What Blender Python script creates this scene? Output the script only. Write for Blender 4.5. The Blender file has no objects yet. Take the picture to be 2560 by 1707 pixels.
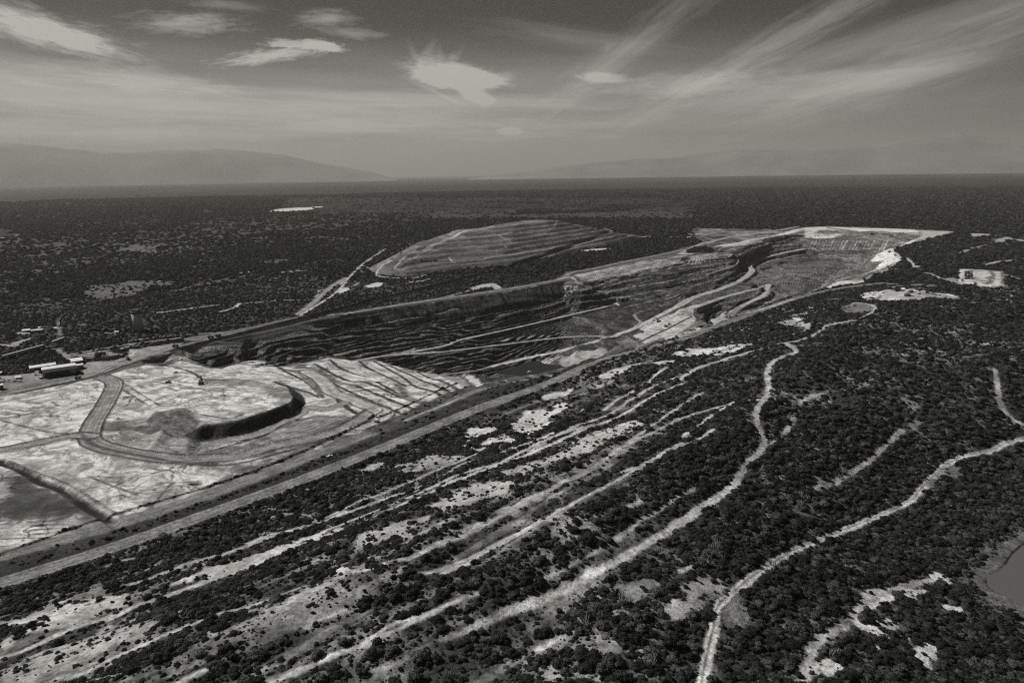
# Open pit mine seen from the air: tailings fields, terraced pit, dump, bush-covered hill
SKY_R, SKY_G, SKY_B = 0.11, 0.0, 0.0
SKY_STR, CLOUD_L, VEIL = 0.10, 4.8, 0.6
AZ_STEP, RSTEP = 0.068, 1.0
HAZE = 2.1e-5
LEAF_V, DENS, NBUSH = 0.024, 1.0, 296
import bpy, math, random
import numpy as np
from mathutils import Vector, Matrix
from mathutils.geometry import delaunay_2d_cdt

R_ = math.radians
sc = bpy.context.scene
col = sc.collection
rnd = random.Random(7)
nrs = np.random.RandomState(11)

# ------------------------------------------------------------------ camera
H = 300.0
PITCH, ROLL, FPX = R_(13.8), R_(0.85), 1706.7
_cp, _sp, _cr, _sr = math.cos(PITCH), math.sin(PITCH), math.cos(ROLL), math.sin(ROLL)
RIGHT = Vector((_cr, -_sr * _sp, -_sr * _cp))
UP = Vector((_sr, _cr * _sp, _cr * _cp))
FWD = Vector((0, _cp, -_sp))
cam_d = bpy.data.cameras.new('camera')
cam = bpy.data.objects.new('camera', cam_d)
col.objects.link(cam)
cam_d.sensor_width = 36.0
cam_d.lens = 24.0
cam_d.clip_start = 1.0
cam_d.clip_end = 400000.0
cam.matrix_world = Matrix(((RIGHT.x, UP.x, -FWD.x, 0), (RIGHT.y, UP.y, -FWD.y, 0),
                           (RIGHT.z, UP.z, -FWD.z, H), (0, 0, 0, 1)))
sc.camera = cam

# ------------------------------------------------------------------ exposure
sc.view_settings.view_transform = 'Standard'
sc.view_settings.look = 'None'
sc.view_settings.exposure = 0.0
sc.view_settings.gamma = 1.0
sc.render.film_transparent = False
try:
    sc.cycles.volume_bounces = 0
    sc.cycles.max_bounces = 5
    sc.cycles.diffuse_bounces = 2
    sc.cycles.use_denoising = False
    sc.cycles.filter_width = 1.15
    sc.cycles.pixel_filter_type = 'BLACKMAN_HARRIS'
except Exception:
    pass

# ------------------------------------------------------------------ sun
SUN_EL, SUN_AZ = R_(42.0), R_(-66.0)          # azimuth measured from +Y (view) towards +X
sd = Vector((math.sin(SUN_AZ) * math.cos(SUN_EL), math.cos(SUN_AZ) * math.cos(SUN_EL), math.sin(SUN_EL)))
sun_d = bpy.data.lights.new('sun', 'SUN')
sun_d.energy = 5.0
sun_d.angle = R_(0.5)
sun_d.color = (1.0, 0.985, 0.925)
sun = bpy.data.objects.new('sun', sun_d)
col.objects.link(sun)
sun.rotation_euler = sd.to_track_quat('Z', 'Y').to_euler()
sun.location = (0, 0, 800)


def pdir(px, py):
    u = (px - 1280.0) / FPX
    v = (853.5 - py) / FPX
    return RIGHT * u + UP * v + FWD


def azel(px, py):
    d = pdir(px, py)
    return math.atan2(d.x, d.y), math.atan2(d.z, math.hypot(d.x, d.y))


# ------------------------------------------------------------------ node helper
class NT:
    def __init__(s, tree):
        s.t = tree
        s.n = tree.nodes
        s.l = tree.links

    def new(s, kind, **kw):
        nd = s.n.new(kind)
        for k, v in kw.items():
            setattr(nd, k, v)
        return nd

    def put(s, sock, v):
        if isinstance(v, bpy.types.NodeSocket):
            s.l.new(v, sock)
        elif v is not None:
            sock.default_value = v

    def m(s, op, a, b=None, c=None, clamp=False):
        nd = s.new('ShaderNodeMath', operation=op, use_clamp=clamp)
        s.put(nd.inputs[0], a)
        if b is not None:
            s.put(nd.inputs[1], b)
        if c is not None:
            s.put(nd.inputs[2], c)
        return nd.outputs[0]

    def mr(s, v, a, b, c=0.0, d=1.0, smooth=True):
        nd = s.new('ShaderNodeMapRange')
        nd.interpolation_type = 'SMOOTHSTEP' if smooth else 'LINEAR'
        nd.clamp = True
        s.put(nd.inputs[0], v)
        for i, q in zip((1, 2, 3, 4), (a, b, c, d)):
            s.put(nd.inputs[i], q)
        return nd.outputs[0]

    def noise(s, vec, scale, detail=4.0, rough=0.55, dist=0.0):
        nd = s.new('ShaderNodeTexNoise')
        s.put(nd.inputs['Vector'], vec)
        nd.inputs['Scale'].default_value = scale
        nd.inputs['Detail'].default_value = detail
        nd.inputs['Roughness'].default_value = rough
        nd.inputs['Distortion'].default_value = dist
        return nd.outputs[0]

    def xyz(s, x, y, z):
        nd = s.new('ShaderNodeCombineXYZ')
        s.put(nd.inputs[0], x)
        s.put(nd.inputs[1], y)
        s.put(nd.inputs[2], z)
        return nd.outputs[0]

    def vm(s, op, a, b=None):
        nd = s.new('ShaderNodeVectorMath', operation=op)
        s.put(nd.inputs[0], a)
        if b is not None:
            s.put(nd.inputs[1], b)
        return nd.outputs[0]

    def mix(s, f, a, b):
        nd = s.new('ShaderNodeMix')
        nd.data_type = 'FLOAT'
        s.put(nd.inputs[0], f)
        s.put(nd.inputs[2], a)
        s.put(nd.inputs[3], b)
        return nd.outputs[0]


# ------------------------------------------------------------------ world: sky with clouds
world = bpy.data.worlds.new('World')
sc.world = world
world.use_nodes = True
W = NT(world.node_tree)
W.n.clear()
wout = W.new('ShaderNodeOutputWorld')
bg = W.new('ShaderNodeBackground')
sky = W.new('ShaderNodeTexSky')
sky.sky_type = 'NISHITA'
sky.sun_disc = False
sky.sun_elevation = SUN_EL
sky.sun_rotation = SUN_AZ
sky.altitude = 300
sky.dust_density = 1.5
sky.air_density = 1.0
sky.ozone_density = 2.0
sp_ = W.new('ShaderNodeSeparateColor')
W.l.new(sky.outputs[0], sp_.inputs[0])
tc = W.new('ShaderNodeTexCoord')
dsep = W.new('ShaderNodeSeparateXYZ')
W.l.new(tc.outputs['Generated'], dsep.inputs[0])
dx, dy, dz = dsep.outputs
AZn = W.m('ARCTAN2', dx, dy)
ELn = W.m('ARCTAN2', dz, W.m('SQRT', W.m('ADD', W.m('MULTIPLY', dx, dx), W.m('MULTIPLY', dy, dy))))
# black and white film behind an orange filter: mostly the red of the sky
lum = W.m('ADD', W.m('MULTIPLY', sp_.outputs[0], SKY_R), W.m('ADD', W.m('MULTIPLY', sp_.outputs[1], SKY_G), W.m('MULTIPLY', sp_.outputs[2], SKY_B)))


def cloud(px, py, wx, wy, ang, nsx, nsy, amp, seed, thr=(0.35, 0.75), edge=0.5, det=9.0, dist=0.25, flat=0.0):
    """one cloud: an ellipse in azimuth/elevation broken up by stretched noise"""
    a0, e0 = azel(px, py)
    k = 1.0 / FPX
    c, s_ = math.cos(R_(ang)), math.sin(R_(ang))
    da = W.m('SUBTRACT', AZn, a0)
    de = W.m('SUBTRACT', ELn, e0)
    p = W.m('ADD', W.m('MULTIPLY', da, c), W.m('MULTIPLY', de, s_))
    q = W.m('SUBTRACT', W.m('MULTIPLY', de, c), W.m('MULTIPLY', da, s_))
    pn = W.m('DIVIDE', p, wx * k)
    qn = W.m('DIVIDE', q, wy * k)
    if flat:
        qn = W.m('MULTIPLY', qn, W.mr(qn, -0.05, 0.05, flat, 1.0))
    rr = W.m('SQRT', W.m('ADD', W.m('MULTIPLY', pn, pn), W.m('MULTIPLY', qn, qn)))
    ns = W.noise(W.xyz(W.m('DIVIDE', p, nsx * k), W.m('DIVIDE', q, nsy * k), seed), 1.0, det, 0.66, dist)
    body = W.m('SUBTRACT', 1.0, rr)
    t = W.m('ADD', W.m('MULTIPLY', body, edge), W.m('SUBTRACT', ns, 0.5))
    return W.m('MULTIPLY', W.mr(t, thr[0] - 0.5, thr[1] - 0.5), amp)


CL = [
    # left upper bank of wispy cumulus
    cloud(50, 60, 170, 36, -8, 60, 12, .95, 1.3, (.40, 1.0)),
    cloud(180, 100, 125, 26, -12, 50, 10, .9, 4.1, (.40, 1.0)),
    cloud(470, 58, 130, 28, 3, 46, 10, .65, 7.7, (.42, 1.1)),
    cloud(560, 12, 110, 14, -2, 70, 12, .3, 8.2, (.42, 1.1)),
    cloud(815, 48, 80, 22, 2, 60, 14, .55, 9.9, (.42, 1.05)),
    cloud(880, 84, 80, 14, -2, 50, 10, .4, 12.5, (.42, 1.05)),
    cloud(690, 138, 130, 17, 9, 40, 7, .85, 13.5, (.42, .95)),
    cloud(750, 110, 90, 13, 2, 26, 10, .75, 14.5, (.5, .8)),
    cloud(812, 117, 60, 13, -4, 24, 10, .8, 17.5, (.5, .8)),
    cloud(350, 195, 190, 30, -4, 110, 22, .5, 18.5, (.40, 1.05)),
    cloud(60, 170, 170, 34, -5, 120, 16, .35, 19.5, (.40, 1.05)),
    # the flared cloud in the middle
    cloud(1150, 196, 118, 32, -4, 34, 10, 1.0, 21.5, (.36, 1.0), .8, flat=1.1),
    cloud(1056, 152, 52, 14, 60, 26, 7, 0.17, 21.1, (.40, 1.15), .75),
    cloud(1076, 148, 52, 13, 80, 26, 7, 0.15, 22.3, (.40, 1.15), .75),
    cloud(1040, 142, 44, 12, 122, 26, 7, 0.14, 23.9, (.40, 1.15), .75),
    cloud(1102, 150, 50, 13, 100, 26, 7, 0.14, 24.7, (.40, 1.15), .75),
    cloud(1128, 155, 54, 13, 44, 26, 7, 0.17, 27.7, (.40, 1.15), .75),
    cloud(1022, 172, 60, 12, 158, 26, 7, 0.14, 29.3, (.40, 1.15), .75),
    cloud(1090, 170, 85, 34, -4, 26, 7, 0.46, 30.1, (.40, 1.15), .75),
    cloud(1090, 232, 95, 6, -24, 26, 7, 0.19, 30.9, (.40, 1.15), .75),
    cloud(1240, 200, 60, 14, 14, 26, 7, 0.31, 31.9, (.40, 1.15), .75),
    cloud(1185, 235, 60, 22, -25, 60, 26, .6, 26.5, (.42, 1.05), .9),
    # long cirrus streaks on the right
    cloud(1560, 130, 330, 40, 33, 110, 20, .36, 31.5, (.34, 1.25), .5, 8.0, .6),
    cloud(1420, 95, 260, 26, -8, 260, 20, .2, 32.5, (.35, 1.15), .6, 5.0, .4),
    cloud(1950, 105, 420, 38, 25, 130, 20, .42, 33.5, (.34, 1.25), .6, 8.0, .6),
    cloud(2280, 170, 420, 56, 17, 130, 20, .38, 35.5, (.36, 1.2), .6, 8.0, .6),
    cloud(2350, 60, 330, 40, 12, 300, 30, .25, 36.5, (.35, 1.15), .7, 5.0, .5),
    cloud(1740, 212, 300, 32, 1, 60, 14, .42, 37.5, (.42, 1.15), .7),
    cloud(1510, 196, 70, 14, -5, 40, 12, .5, 38.5, (.40, 1.0), .9),
    cloud(2050, 215, 330, 34, 5, 240, 26, .35, 39.5, (.36, 1.1), .7),
    # low banks of stratus above the haze
    cloud(420, 262, 900, 40, -3, 300, 16, .42, 41.5, (.30, 1.0), .6),
    cloud(1000, 250, 500, 22, -2, 260, 12, .3, 42.5, (.32, 1.0), .6),
    cloud(620, 332, 420, 22, 2, 70, 14, .22, 43.5, (.42, .9), .7),
    cloud(120, 320, 300, 22, 0, 80, 16, .22, 44.5, (.42, .9), .7),
    cloud(1275, 328, 36, 11, 0, 18, 9, .35, 45.5, (.45, .85), .9),
]
tot = CL[0]
for c_ in CL[1:]:
    tot = W.m('ADD', tot, c_)
# pale veil thickening towards the horizon (thin stratus), weaker to the right
veil = W.m('MULTIPLY', W.mr(ELn, 0.20, 0.07), W.mr(AZn, 0.75, 0.0, 0.25, 1.0))
vn = W.noise(W.xyz(W.m('MULTIPLY', AZn, 4.0), W.m('MULTIPLY', ELn, 34.0), 3.0), 1.0, 6.0, .6)
veil = W.m('MULTIPLY', veil, W.mr(vn, .25, .75, .75, 1.2))
tot = W.m('ADD', tot, W.m('MULTIPLY', veil, VEIL))
tot = W.m('MINIMUM', tot, 1.0)
lum = W.mix(tot, lum, W.m('ADD', W.m('MULTIPLY', lum, .25), CLOUD_L))
colr = W.new('ShaderNodeCombineColor')
W.put(colr.inputs[0], lum)
W.put(colr.inputs[1], W.m('MULTIPLY', lum, .985))
W.put(colr.inputs[2], W.m('MULTIPLY', lum, .91))
W.l.new(colr.outputs[0], bg.inputs[0])
bg.inputs[1].default_value = SKY_STR
W.l.new(bg.outputs[0], wout.inputs[0])

# ------------------------------------------------------------------ numpy noise
def hsh(ix, iy, seed):
    n = (ix.astype(np.int64) * 374761393 + iy.astype(np.int64) * 668265263 + seed * 1442695041) & 0xFFFFFFFF
    n = ((n ^ (n >> 13)) * 1274126177) & 0xFFFFFFFF
    n = n ^ (n >> 16)
    return (n & 0xFFFF).astype(np.float32) / 65535.0


def vnoise(x, y, seed):
    ix = np.floor(x)
    iy = np.floor(y)
    fx = (x - ix).astype(np.float32)
    fy = (y - iy).astype(np.float32)
    fx = fx * fx * (3 - 2 * fx)
    fy = fy * fy * (3 - 2 * fy)
    a = hsh(ix, iy, seed)
    b = hsh(ix + 1, iy, seed)
    c = hsh(ix, iy + 1, seed)
    d = hsh(ix + 1, iy + 1, seed)
    return (a + (b - a) * fx) * (1 - fy) + (c + (d - c) * fx) * fy


def fbm(x, y, size, seed, octv=4, rough=.5):
    t = 0
    a = 1.0
    s = 0
    for k in range(octv):
        f = (2.03 ** k) / size
        t = t + a * vnoise(x * f + 17.3 * k + 1000, y * f - 9.1 * k + 1000, seed + k)
        s += a
        a *= rough
    return t / s            # 0..1, mean .5


def sst(a, b, x):
    t = np.clip((x - a) / (b - a), 0, 1)
    return t * t * (3 - 2 * t)


# ------------------------------------------------------------------ photo regions used for measuring
REG = {'A': (0, 380, 2.7035), 'B': (850, 380, 2.7035), 'C': (1700, 380, 2.7035), 'D': (0, 850, 2.7035),
       'E': (850, 850, 2.7035), 'F': (1700, 850, 2.7035), 'G': (0, 1200, 2.7349), 'H': (850, 1200, 2.7349),
       'I': (1700, 1200, 2.7349), 'J': (1600, 540, 2.94), 'K': (1000, 640, 3.0947), 'L': (100, 850, 3.5636),
       'M': (640, 870, 3.5636), 'N': (0, 740, 5.2267), 'O': (2200, 560, 6.5333), 'S': (0, 0, 0.91875), 'P': (0, 0, 1.0)}


def px(reg, p):
    o = REG[reg]
    return o[0] + p[0] / o[2], o[1] + p[1] / o[2]


def at(reg, p, z):
    """measured point at a known height -> world xy"""
    d = pdir(*px(reg, p))
    t = (z - H) / d.z
    return (d.x * t, d.y * t)


# ------------------------------------------------------------------ ground grid (polar, finer where relief is finer)
azf = np.arange(-42.5, 42.5, AZ_STEP)
azc = np.concatenate([np.arange(-180, -75, 5.0), np.arange(-75, -42.5, .6)])
azr = np.concatenate([np.arange(42.5, 75, .6), np.arange(75, 180, 5.0)])
AZ = np.radians(np.concatenate([azc, azf, azr]))
rr_ = [15., 40., 70., 100., 130., 160., 190., 215., 235., 250.]
r = 250.0
while r < 240000:
    if r < 700:
        st = 1.5
    elif r < 2350:
        st = 2.1
    elif r < 4500:
        st = 2.1 + (r - 2350) * .0045
    else:
        st = r * .004 if r < 9000 else r * .03
    r += st * RSTEP
    rr_.append(r)
RR = np.array(rr_)
NI, NJ = len(RR), len(AZ)
X = (RR[:, None] * np.sin(AZ)[None, :])
Y = (RR[:, None] * np.cos(AZ)[None, :])
print('grid', NI, NJ, NI * NJ)


def window(pts, pad):
    """index window of the grid around world points"""
    p = np.asarray(pts, float)
    rad = np.hypot(p[:, 0], p[:, 1])
    az = np.arctan2(p[:, 0], p[:, 1])
    r0, r1 = rad.min() - pad, rad.max() + pad
    da = pad / max(r0, 60.0)
    i0, i1 = np.searchsorted(RR, r0), np.searchsorted(RR, r1) + 1
    j0, j1 = np.searchsorted(AZ, az.min() - da), np.searchsorted(AZ, az.max() + da) + 1
    return max(i0 - 1, 0), min(i1, NI), max(j0 - 1, 0), min(j1, NJ)


def seg_pts(a, b):
    return [(a[0] + (b[0] - a[0]) * t, a[1] + (b[1] - a[1]) * t) for t in (0, .25, .5, .75, 1)]


def seg_dist(x, y, a, b):
    vx, vy = b[0] - a[0], b[1] - a[1]
    L = vx * vx + vy * vy + 1e-9
    t = np.clip(((x - a[0]) * vx + (y - a[1]) * vy) / L, 0, 1)
    return np.hypot(x - a[0] - vx * t, y - a[1] - vy * t), t


def smooth(pts, n=3):
    """Catmull-Rom refinement of a traced line"""
    p = [np.array(q, float) for q in pts]
    if len(p) < 3:
        return [tuple(q) for q in p]
    e = [2 * p[0] - p[1]] + p + [2 * p[-1] - p[-2]]
    out = []
    for i in range(1, len(e) - 2):
        for k in range(n):
            t = k / n
            a, b, c, d = e[i - 1], e[i], e[i + 1], e[i + 2]
            out.append(tuple(.5 * ((2 * b) + (c - a) * t + (2 * a - 5 * b + 4 * c - d) * t * t + (3 * b - a - 3 * c + d) * t ** 3)))
    out.append(tuple(p[-1]))
    return out


# ------------------------------------------------------------------ the hill this side of the haul road
ROAD = [at('S', p, 0) for p in [(0, 1338), (240, 1262), (500, 1172), (800, 1060), (1100, 937), (1300, 862), (1500, 783), (1700, 707)]] + \
       [at('C', p, 0) for p in [(370, 1138), (720, 1008), (960, 945), (1200, 905), (1450, 893), (1700, 905)]]
e0 = np.array(ROAD[0]) - np.array(ROAD[1])
e0 = e0 / np.hypot(*e0)
ROADX = [tuple(np.array(ROAD[0]) + e0 * 3000 + np.array((0, -900)))] + ROAD + [(ROAD[-1][0] + 900, ROAD[-1][1] - 100), (ROAD[-1][0] + 4000, ROAD[-1][1] - 1500)]


def poly_sd(x, y, P):
    """signed distance to a polygon, positive inside"""
    best = np.full(x.shape, 1e9)
    ins = np.zeros(x.shape, bool)
    for a, b in zip(P, P[1:] + P[:1]):
        d, t = seg_dist(x, y, a, b)
        best = np.minimum(best, d)
        if a[1] != b[1]:
            c = ((a[1] > y) != (b[1] > y)) & (x < (b[0] - a[0]) * (y - a[1]) / (b[1] - a[1]) + a[0])
            ins ^= c
    return np.where(ins, best, -best)


def signed_road(x, y):
    """distance to the haul road, positive on the camera's side"""
    best = np.full(x.shape, 1e9)
    for a, b in zip(ROADX[:-1], ROADX[1:]):
        best = np.minimum(best, seg_dist(x, y, a, b)[0])
    P = ROADX + [(9000, -9000), (-9000, -9000)]
    ins = np.zeros(x.shape, bool)
    for a, b in zip(P, P[1:] + P[:1]):
        if a[1] != b[1]:
            ins ^= ((a[1] > y) != (b[1] > y)) & (x < (b[0] - a[0]) * (y - a[1]) / (b[1] - a[1]) + a[0])
    return np.where(ins, best, -best)


LAKE_Z = 12.0
LAKE = smooth([at('I', p, LAKE_Z) for p in [(2420, 380), (2330, 430), (2250, 500), (2180, 590), (2095, 640), (2075, 690), (2110, 745), (2200, 790), (2330, 870), (2480, 960), (2900, 1250)]]
              + [at('P', (3300, 1500), LAKE_Z), at('P', (3100, 1250), LAKE_Z)])
S = signed_road(X, Y)
near = RR < 3600
Z = np.zeros_like(X)
zh = 62.0 * sst(22, 340, S) * sst(3500, 2400, np.hypot(X, Y))
zh *= .72 + .5 * fbm(X, Y, 420, 5, 2)
zh += (fbm(X, Y, 90, 31, 3) - .5) * 14 * sst(20, 90, S)
# low steps left by the reclaimed dump: level strips that follow the road
zh += 2.2 * np.sin(S / 13.5 + 3 * fbm(X, Y, 200, 37, 2)) * sst(40, 120, S) * sst(700, 400, S)
dl = poly_sd(X[:900], Y[:900], LAKE)
w = sst(-330, 0, dl) ** 1.3
zh[:900] = zh[:900] * (1 - w) + (LAKE_Z + .6 - 4.5 * sst(0, 14, dl)) * w
Z += zh * (S > 0)

# ------------------------------------------------------------------ measured relief of the mine
TV, TZ, TE = [], [], []


def tin(reg, pts, z=None, link=True):
    """a traced line with heights; pts are (x, y) with z given or (x, y, z)"""
    st = len(TV)
    for p in pts:
        zz = z if z is not None else p[2]
        TV.append(at(reg, p[:2], zz))
        TZ.append(zz)
    if link:
        TE.extend((i, i + 1) for i in range(st, len(TV) - 1))


# far rim and its haul road
tin('A', [(640, 1500), (800, 1440), (1000, 1378), (1200, 1330), (1450, 1270), (1700, 1222), (2000, 1157)], 0)
tin('B', [(0, 1108), (400, 1045), (870, 978), (1150, 940), (1480, 875), (1545, 862)], 0)
tin('B', [(1590, 872, -3), (1650, 905, -12)])
tin('B', [(1590, 850), (1750, 810), (1950, 755), (2150, 715)], -1)
tin('C', [(0, 708), (100, 690), (230, 640), (480, 592), (700, 548), (850, 512), (1000, 506), (1250, 515), (1400, 518), (1600, 528), (1875, 540)], 0)
_skip = [at('B', p, 0) for p in ((1590, 850),)] + [at('B', (1590, 872), -3), at('B', (1650, 905), -12)]
RIMP = sorted((math.atan2(x, y), math.hypot(x, y)) for x, y in TV if all(math.hypot(x - q[0], y - q[1]) > 12 for q in _skip))
RIMA, RIMR = [q[0] for q in RIMP], [q[1] for q in RIMP]


def tins(reg, pts, s):
    """a line on the far wall, which falls from the rim at slope s"""
    q = []
    for p in pts:
        d = pdir(*px(reg, p))
        t = -d.z / math.hypot(d.x, d.y)
        r0 = float(np.interp(math.atan2(d.x, d.y), RIMA, RIMR))
        r = (H + s * r0) / (t + s)
        q.append((p[0], p[1], min(-1.0, H - t * r)))
    tin(reg, q)


# left rim and plateau edge over the pit
tin('L', [(620, 290, 0), (760, 255, 0), (890, 212, -2), (1050, 232, -3), (1180, 195, -7), (1330, 170, -9), (1550, 240, -9), (1750, 212, -9), (1900, 166, -11), (2050, 190, -13), (2110, 240, -15)])
tin('M', [(200, 158, -16), (420, 130, -19), (650, 76, -25), (880, 104, -36), (1115, 84, -44)])
tin('L', [(1050, 222, -16), (1330, 158, -24), (1550, 226, -28), (1750, 202, -30), (1900, 156, -34), (2100, 200, -36)])
tin('M', [(200, 140, -38), (420, 116, -40), (650, 64, -42), (860, 84, -46)])
# far wall: first shoulder then the long haul ramps
tins('B', [(0, 1150), (300, 1125), (700, 1055), (1100, 985), (1500, 900)], .9)
tins('B', [(0, 1205), (600, 1125), (1250, 1005), (1480, 968)], .75)
tin('B', [(300, 1380, -48), (700, 1310, -57), (800, 1272, -60), (1100, 1222, -71), (1400, 1146, -72), (1600, 1090, -67), (1880, 1025, -60)])
tin('B', [(300, 1390, -52), (700, 1360, -65), (1100, 1320, -81), (1500, 1270, -84), (1850, 1240, -72)])
tin('B', [(400, 1430, -64), (700, 1486, -63), (900, 1456, -80), (1250, 1396, -96), (1500, 1335, -92), (1700, 1290, -84)])
tin('B', [(700, 1505, -57), (850, 1480, -72), (1020, 1450, -91), (1250, 1402, -91), (1500, 1340, -84), (1750, 1272, -72)])
# the wall beyond the corner
tin('B', [(1760, 930, -28), (1900, 880, -26), (2100, 800, -20), (2325, 740, -16)])
tin('B', [(1930, 1000, -54), (2000, 975, -50), (2200, 920, -46)])
tin('C', [(0, 790, -24), (200, 740, -20), (350, 700, -18), (380, 745, -32), (250, 830, -42), (60, 890, -48)])
tin('C', [(430, 770, -58), (350, 855, -58), (120, 930, -57)])
tin('C', [(240, 650, -8), (480, 600, -10), (700, 566, -14), (860, 570, -22), (950, 590, -26), (1120, 560, -24), (1300, 560, -20), (1480, 590, -14), (1640, 585, -6)])
tin('C', [(400, 690, -22), (640, 610, -26), (840, 580, -32)])
# ramp into the bowl
tin('C', [(0, 1035, -57), (100, 978, -58), (250, 930, -60), (400, 870, -64), (490, 805, -68), (468, 772, -68), (530, 730, -66), (700, 682, -60), (840, 657, -56)])
tin('C', [(560, 800, -84), (640, 770, -80), (850, 690, -76), (950, 705, -80), (1210, 712, -76), (1150, 800, -80)])
tin('C', [(650, 900, -87), (700, 940, -88), (900, 925, -90), (980, 862, -88), (1060, 800, -84)])
tin('C', [(640, 820, -86), (900, 780, -87)])
# inner cut between the ramps
tin('C', [(100, 1050, -50), (300, 985, -56), (500, 925, -62), (605, 897, -64), (560, 965, -66), (460, 1020, -70), (352, 1082, -75)])
tin('C', [(112, 1190, -49), (95, 1110, -50)])
tin('C', [(200, 1175, -78), (212, 1130, -78), (240, 1105, -78), (330, 1095, -77), (345, 1112, -77)])
tin('C', [(690, 965, -80), (600, 1010, -84), (480, 1070, -84)])
# flat working bench by the near rim
tin('K', [(1600, 618, -70), (1860, 545, -60), (2100, 450, -56), (2290, 370, -51)])
tin('K', [(1700, 640, -64), (1900, 660, -52), (2290, 600, -49), (2320, 570, -49)])
tin('K', [(1200, 800, -88), (1500, 700, -75), (1640, 740, -50), (1500, 800, -45), (1720, 690, -56), (1850, 640, -54)], link=False)
# pond bottom, hidden foot of the near side
tin('K', [(560, 905, -80), (720, 868, -93), (1060, 800, -94), (1120, 830, -94), (1230, 850, -90), (1200, 880, -92), (950, 950, -94), (860, 962, -94), (800, 960, -90)])
# near rim along the haul road
tin('E', [(0, 715), (350, 592), (480, 530), (640, 462), (790, 400), (930, 342), (1100, 302), (1270, 268), (1420, 240), (1640, 168), (1760, 130), (2000, 68), (2240, 5)], -1)
tin('C', [(0, 1242), (130, 1200), (370, 1118), (560, 1040), (690, 982), (800, 980), (980, 920)], -1)
tin('C', [(980, 915, -2), (1080, 882, -2), (1250, 868, -2), (1400, 820, -1), (1475, 782, 0), (1490, 735, 0), (1440, 670, 0), (1430, 655, 0), (1640, 598, 0), (1875, 545, 0)])
tin('C', [(1060, 860, -14), (1260, 810, -12), (1290, 790, -24), (1290, 706, -22), (1350, 678, -8)])
tin('K', [(1240, 905, -14), (1400, 850, -10), (1560, 790, -8), (1300, 850, -50), (1440, 800, -30)], link=False)
# hidden feet of the near side
tin('C', [(210, 1172, -56), (370, 1114, -62), (560, 1036, -70), (690, 978, -78)])
tin('E', [(1110, 296, -84), (1270, 262, -91), (1400, 238, -84)])
# terraced tongue between plateau and pit
tin('M', [(120, 185, -10), (330, 330, -6), (600, 460, -4), (960, 600, -3), (1180, 640, -2)])
tin('M', [(650, 105, -22), (900, 235, -19), (1300, 420, -10), (1600, 505, -4)])
tin('M', [(1075, 112, -44), (1200, 150, -46), (1360, 185, -48), (1640, 240, -54), (1820, 310, -20), (1980, 378, -5)])
tin('M', [(1000, 180, -36), (1360, 340, -20), (1400, 390, -14), (1700, 440, -5)])
tin('M', [(1740, 240, -72), (1900, 218, -86), (2060, 205, -80), (2160, 240, -84), (2170, 290, -88)])
tin('M', [(1820, 245, -60), (2080, 362, -6), (2200, 330, -10)])
# raised island of the tailings field
tin('D', [(1270, 640, 9), (1350, 588, 14), (1500, 560, 14), (1640, 538, 14), (1800, 482, 13), (1962, 424, 12), (1985, 385, 11), (1930, 325, 10), (1830, 285, 9), (1600, 262, 7), (1390, 262, 4)])
tin('D', [(1270, 684, 0), (1380, 676, 0), (1500, 668, 0), (1700, 610, -1), (1900, 540, -2), (2010, 475, -3), (2065, 430, -4), (2045, 380, -4), (1950, 312, -4), (1845, 278, -3), (1600, 258, -1), (1380, 258, 0)])
tin('D', [(860, 310, 0), (1050, 440, 3), (980, 560, 5), (1040, 500, 13), (1180, 470, 19), (1300, 500, 18), (1340, 560, 16)])
tin('D', [(700, 600, 0), (900, 590, 1), (960, 650, 0), (1100, 665, 0), (1200, 678, 0)])
tin('D', [(1100, 600, 14), (1200, 640, 8), (1000, 620, 4)], link=False)
tin('D', [(1500, 400, 9), (1200, 350, 3), (1700, 330, 8)], link=False)
tin('D', [(640, 700), (1000, 780), (1250, 830), (1600, 830), (2000, 760), (2180, 640), (2330, 560)], 0)
# outer corners, level with the plain
TV += [(-700, 700), (-500, 1250), (1500, 4300), (900, 3900)]
TZ += [0, 0, 0, 0]
tin('D', [(0, 900), (400, 800), (0, 1150), (600, 1100), (900, 1000), (300, 500), (600, 300)], 0, link=False)

vs, es, fs, ov, _, _ = delaunay_2d_cdt([Vector(p) for p in TV], TE, [], 0, 1.0)
vz = []
for k, v in enumerate(vs):
    o = ov[k]
    if o:
        vz.append(TZ[o[0]])
    else:                                   # crossing of two traced lines: take the nearest measured heights
        ds = sorted(((v.x - TV[q][0]) ** 2 + (v.y - TV[q][1]) ** 2, TZ[q]) for q in range(len(TV)))[:2]
        vz.append(.5 * (ds[0][1] + ds[1][1]))
ZT = np.zeros_like(X)
INT = np.zeros(X.shape, bool)


def fill(v0, v1, v2, z0, z1, z2, out, mark):
    i0, i1, j0, j1 = window(seg_pts(v0, v1) + seg_pts(v1, v2) + seg_pts(v2, v0), 3.0)
    if i1 <= i0 or j1 <= j0:
        return
    x, y = X[i0:i1, j0:j1], Y[i0:i1, j0:j1]
    d = (v1[1] - v2[1]) * (v0[0] - v2[0]) + (v2[0] - v1[0]) * (v0[1] - v2[1])
    if abs(d) < 1e-6:
        return
    a = ((v1[1] - v2[1]) * (x - v2[0]) + (v2[0] - v1[0]) * (y - v2[1])) / d
    b = ((v2[1] - v0[1]) * (x - v2[0]) + (v0[0] - v2[0]) * (y - v2[1])) / d
    c = 1 - a - b
    m = (a >= -1e-6) & (b >= -1e-6) & (c >= -1e-6)
    out[i0:i1, j0:j1][m] = (a * z0 + b * z1 + c * z2)[m]
    mark[i0:i1, j0:j1][m] = True


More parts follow.
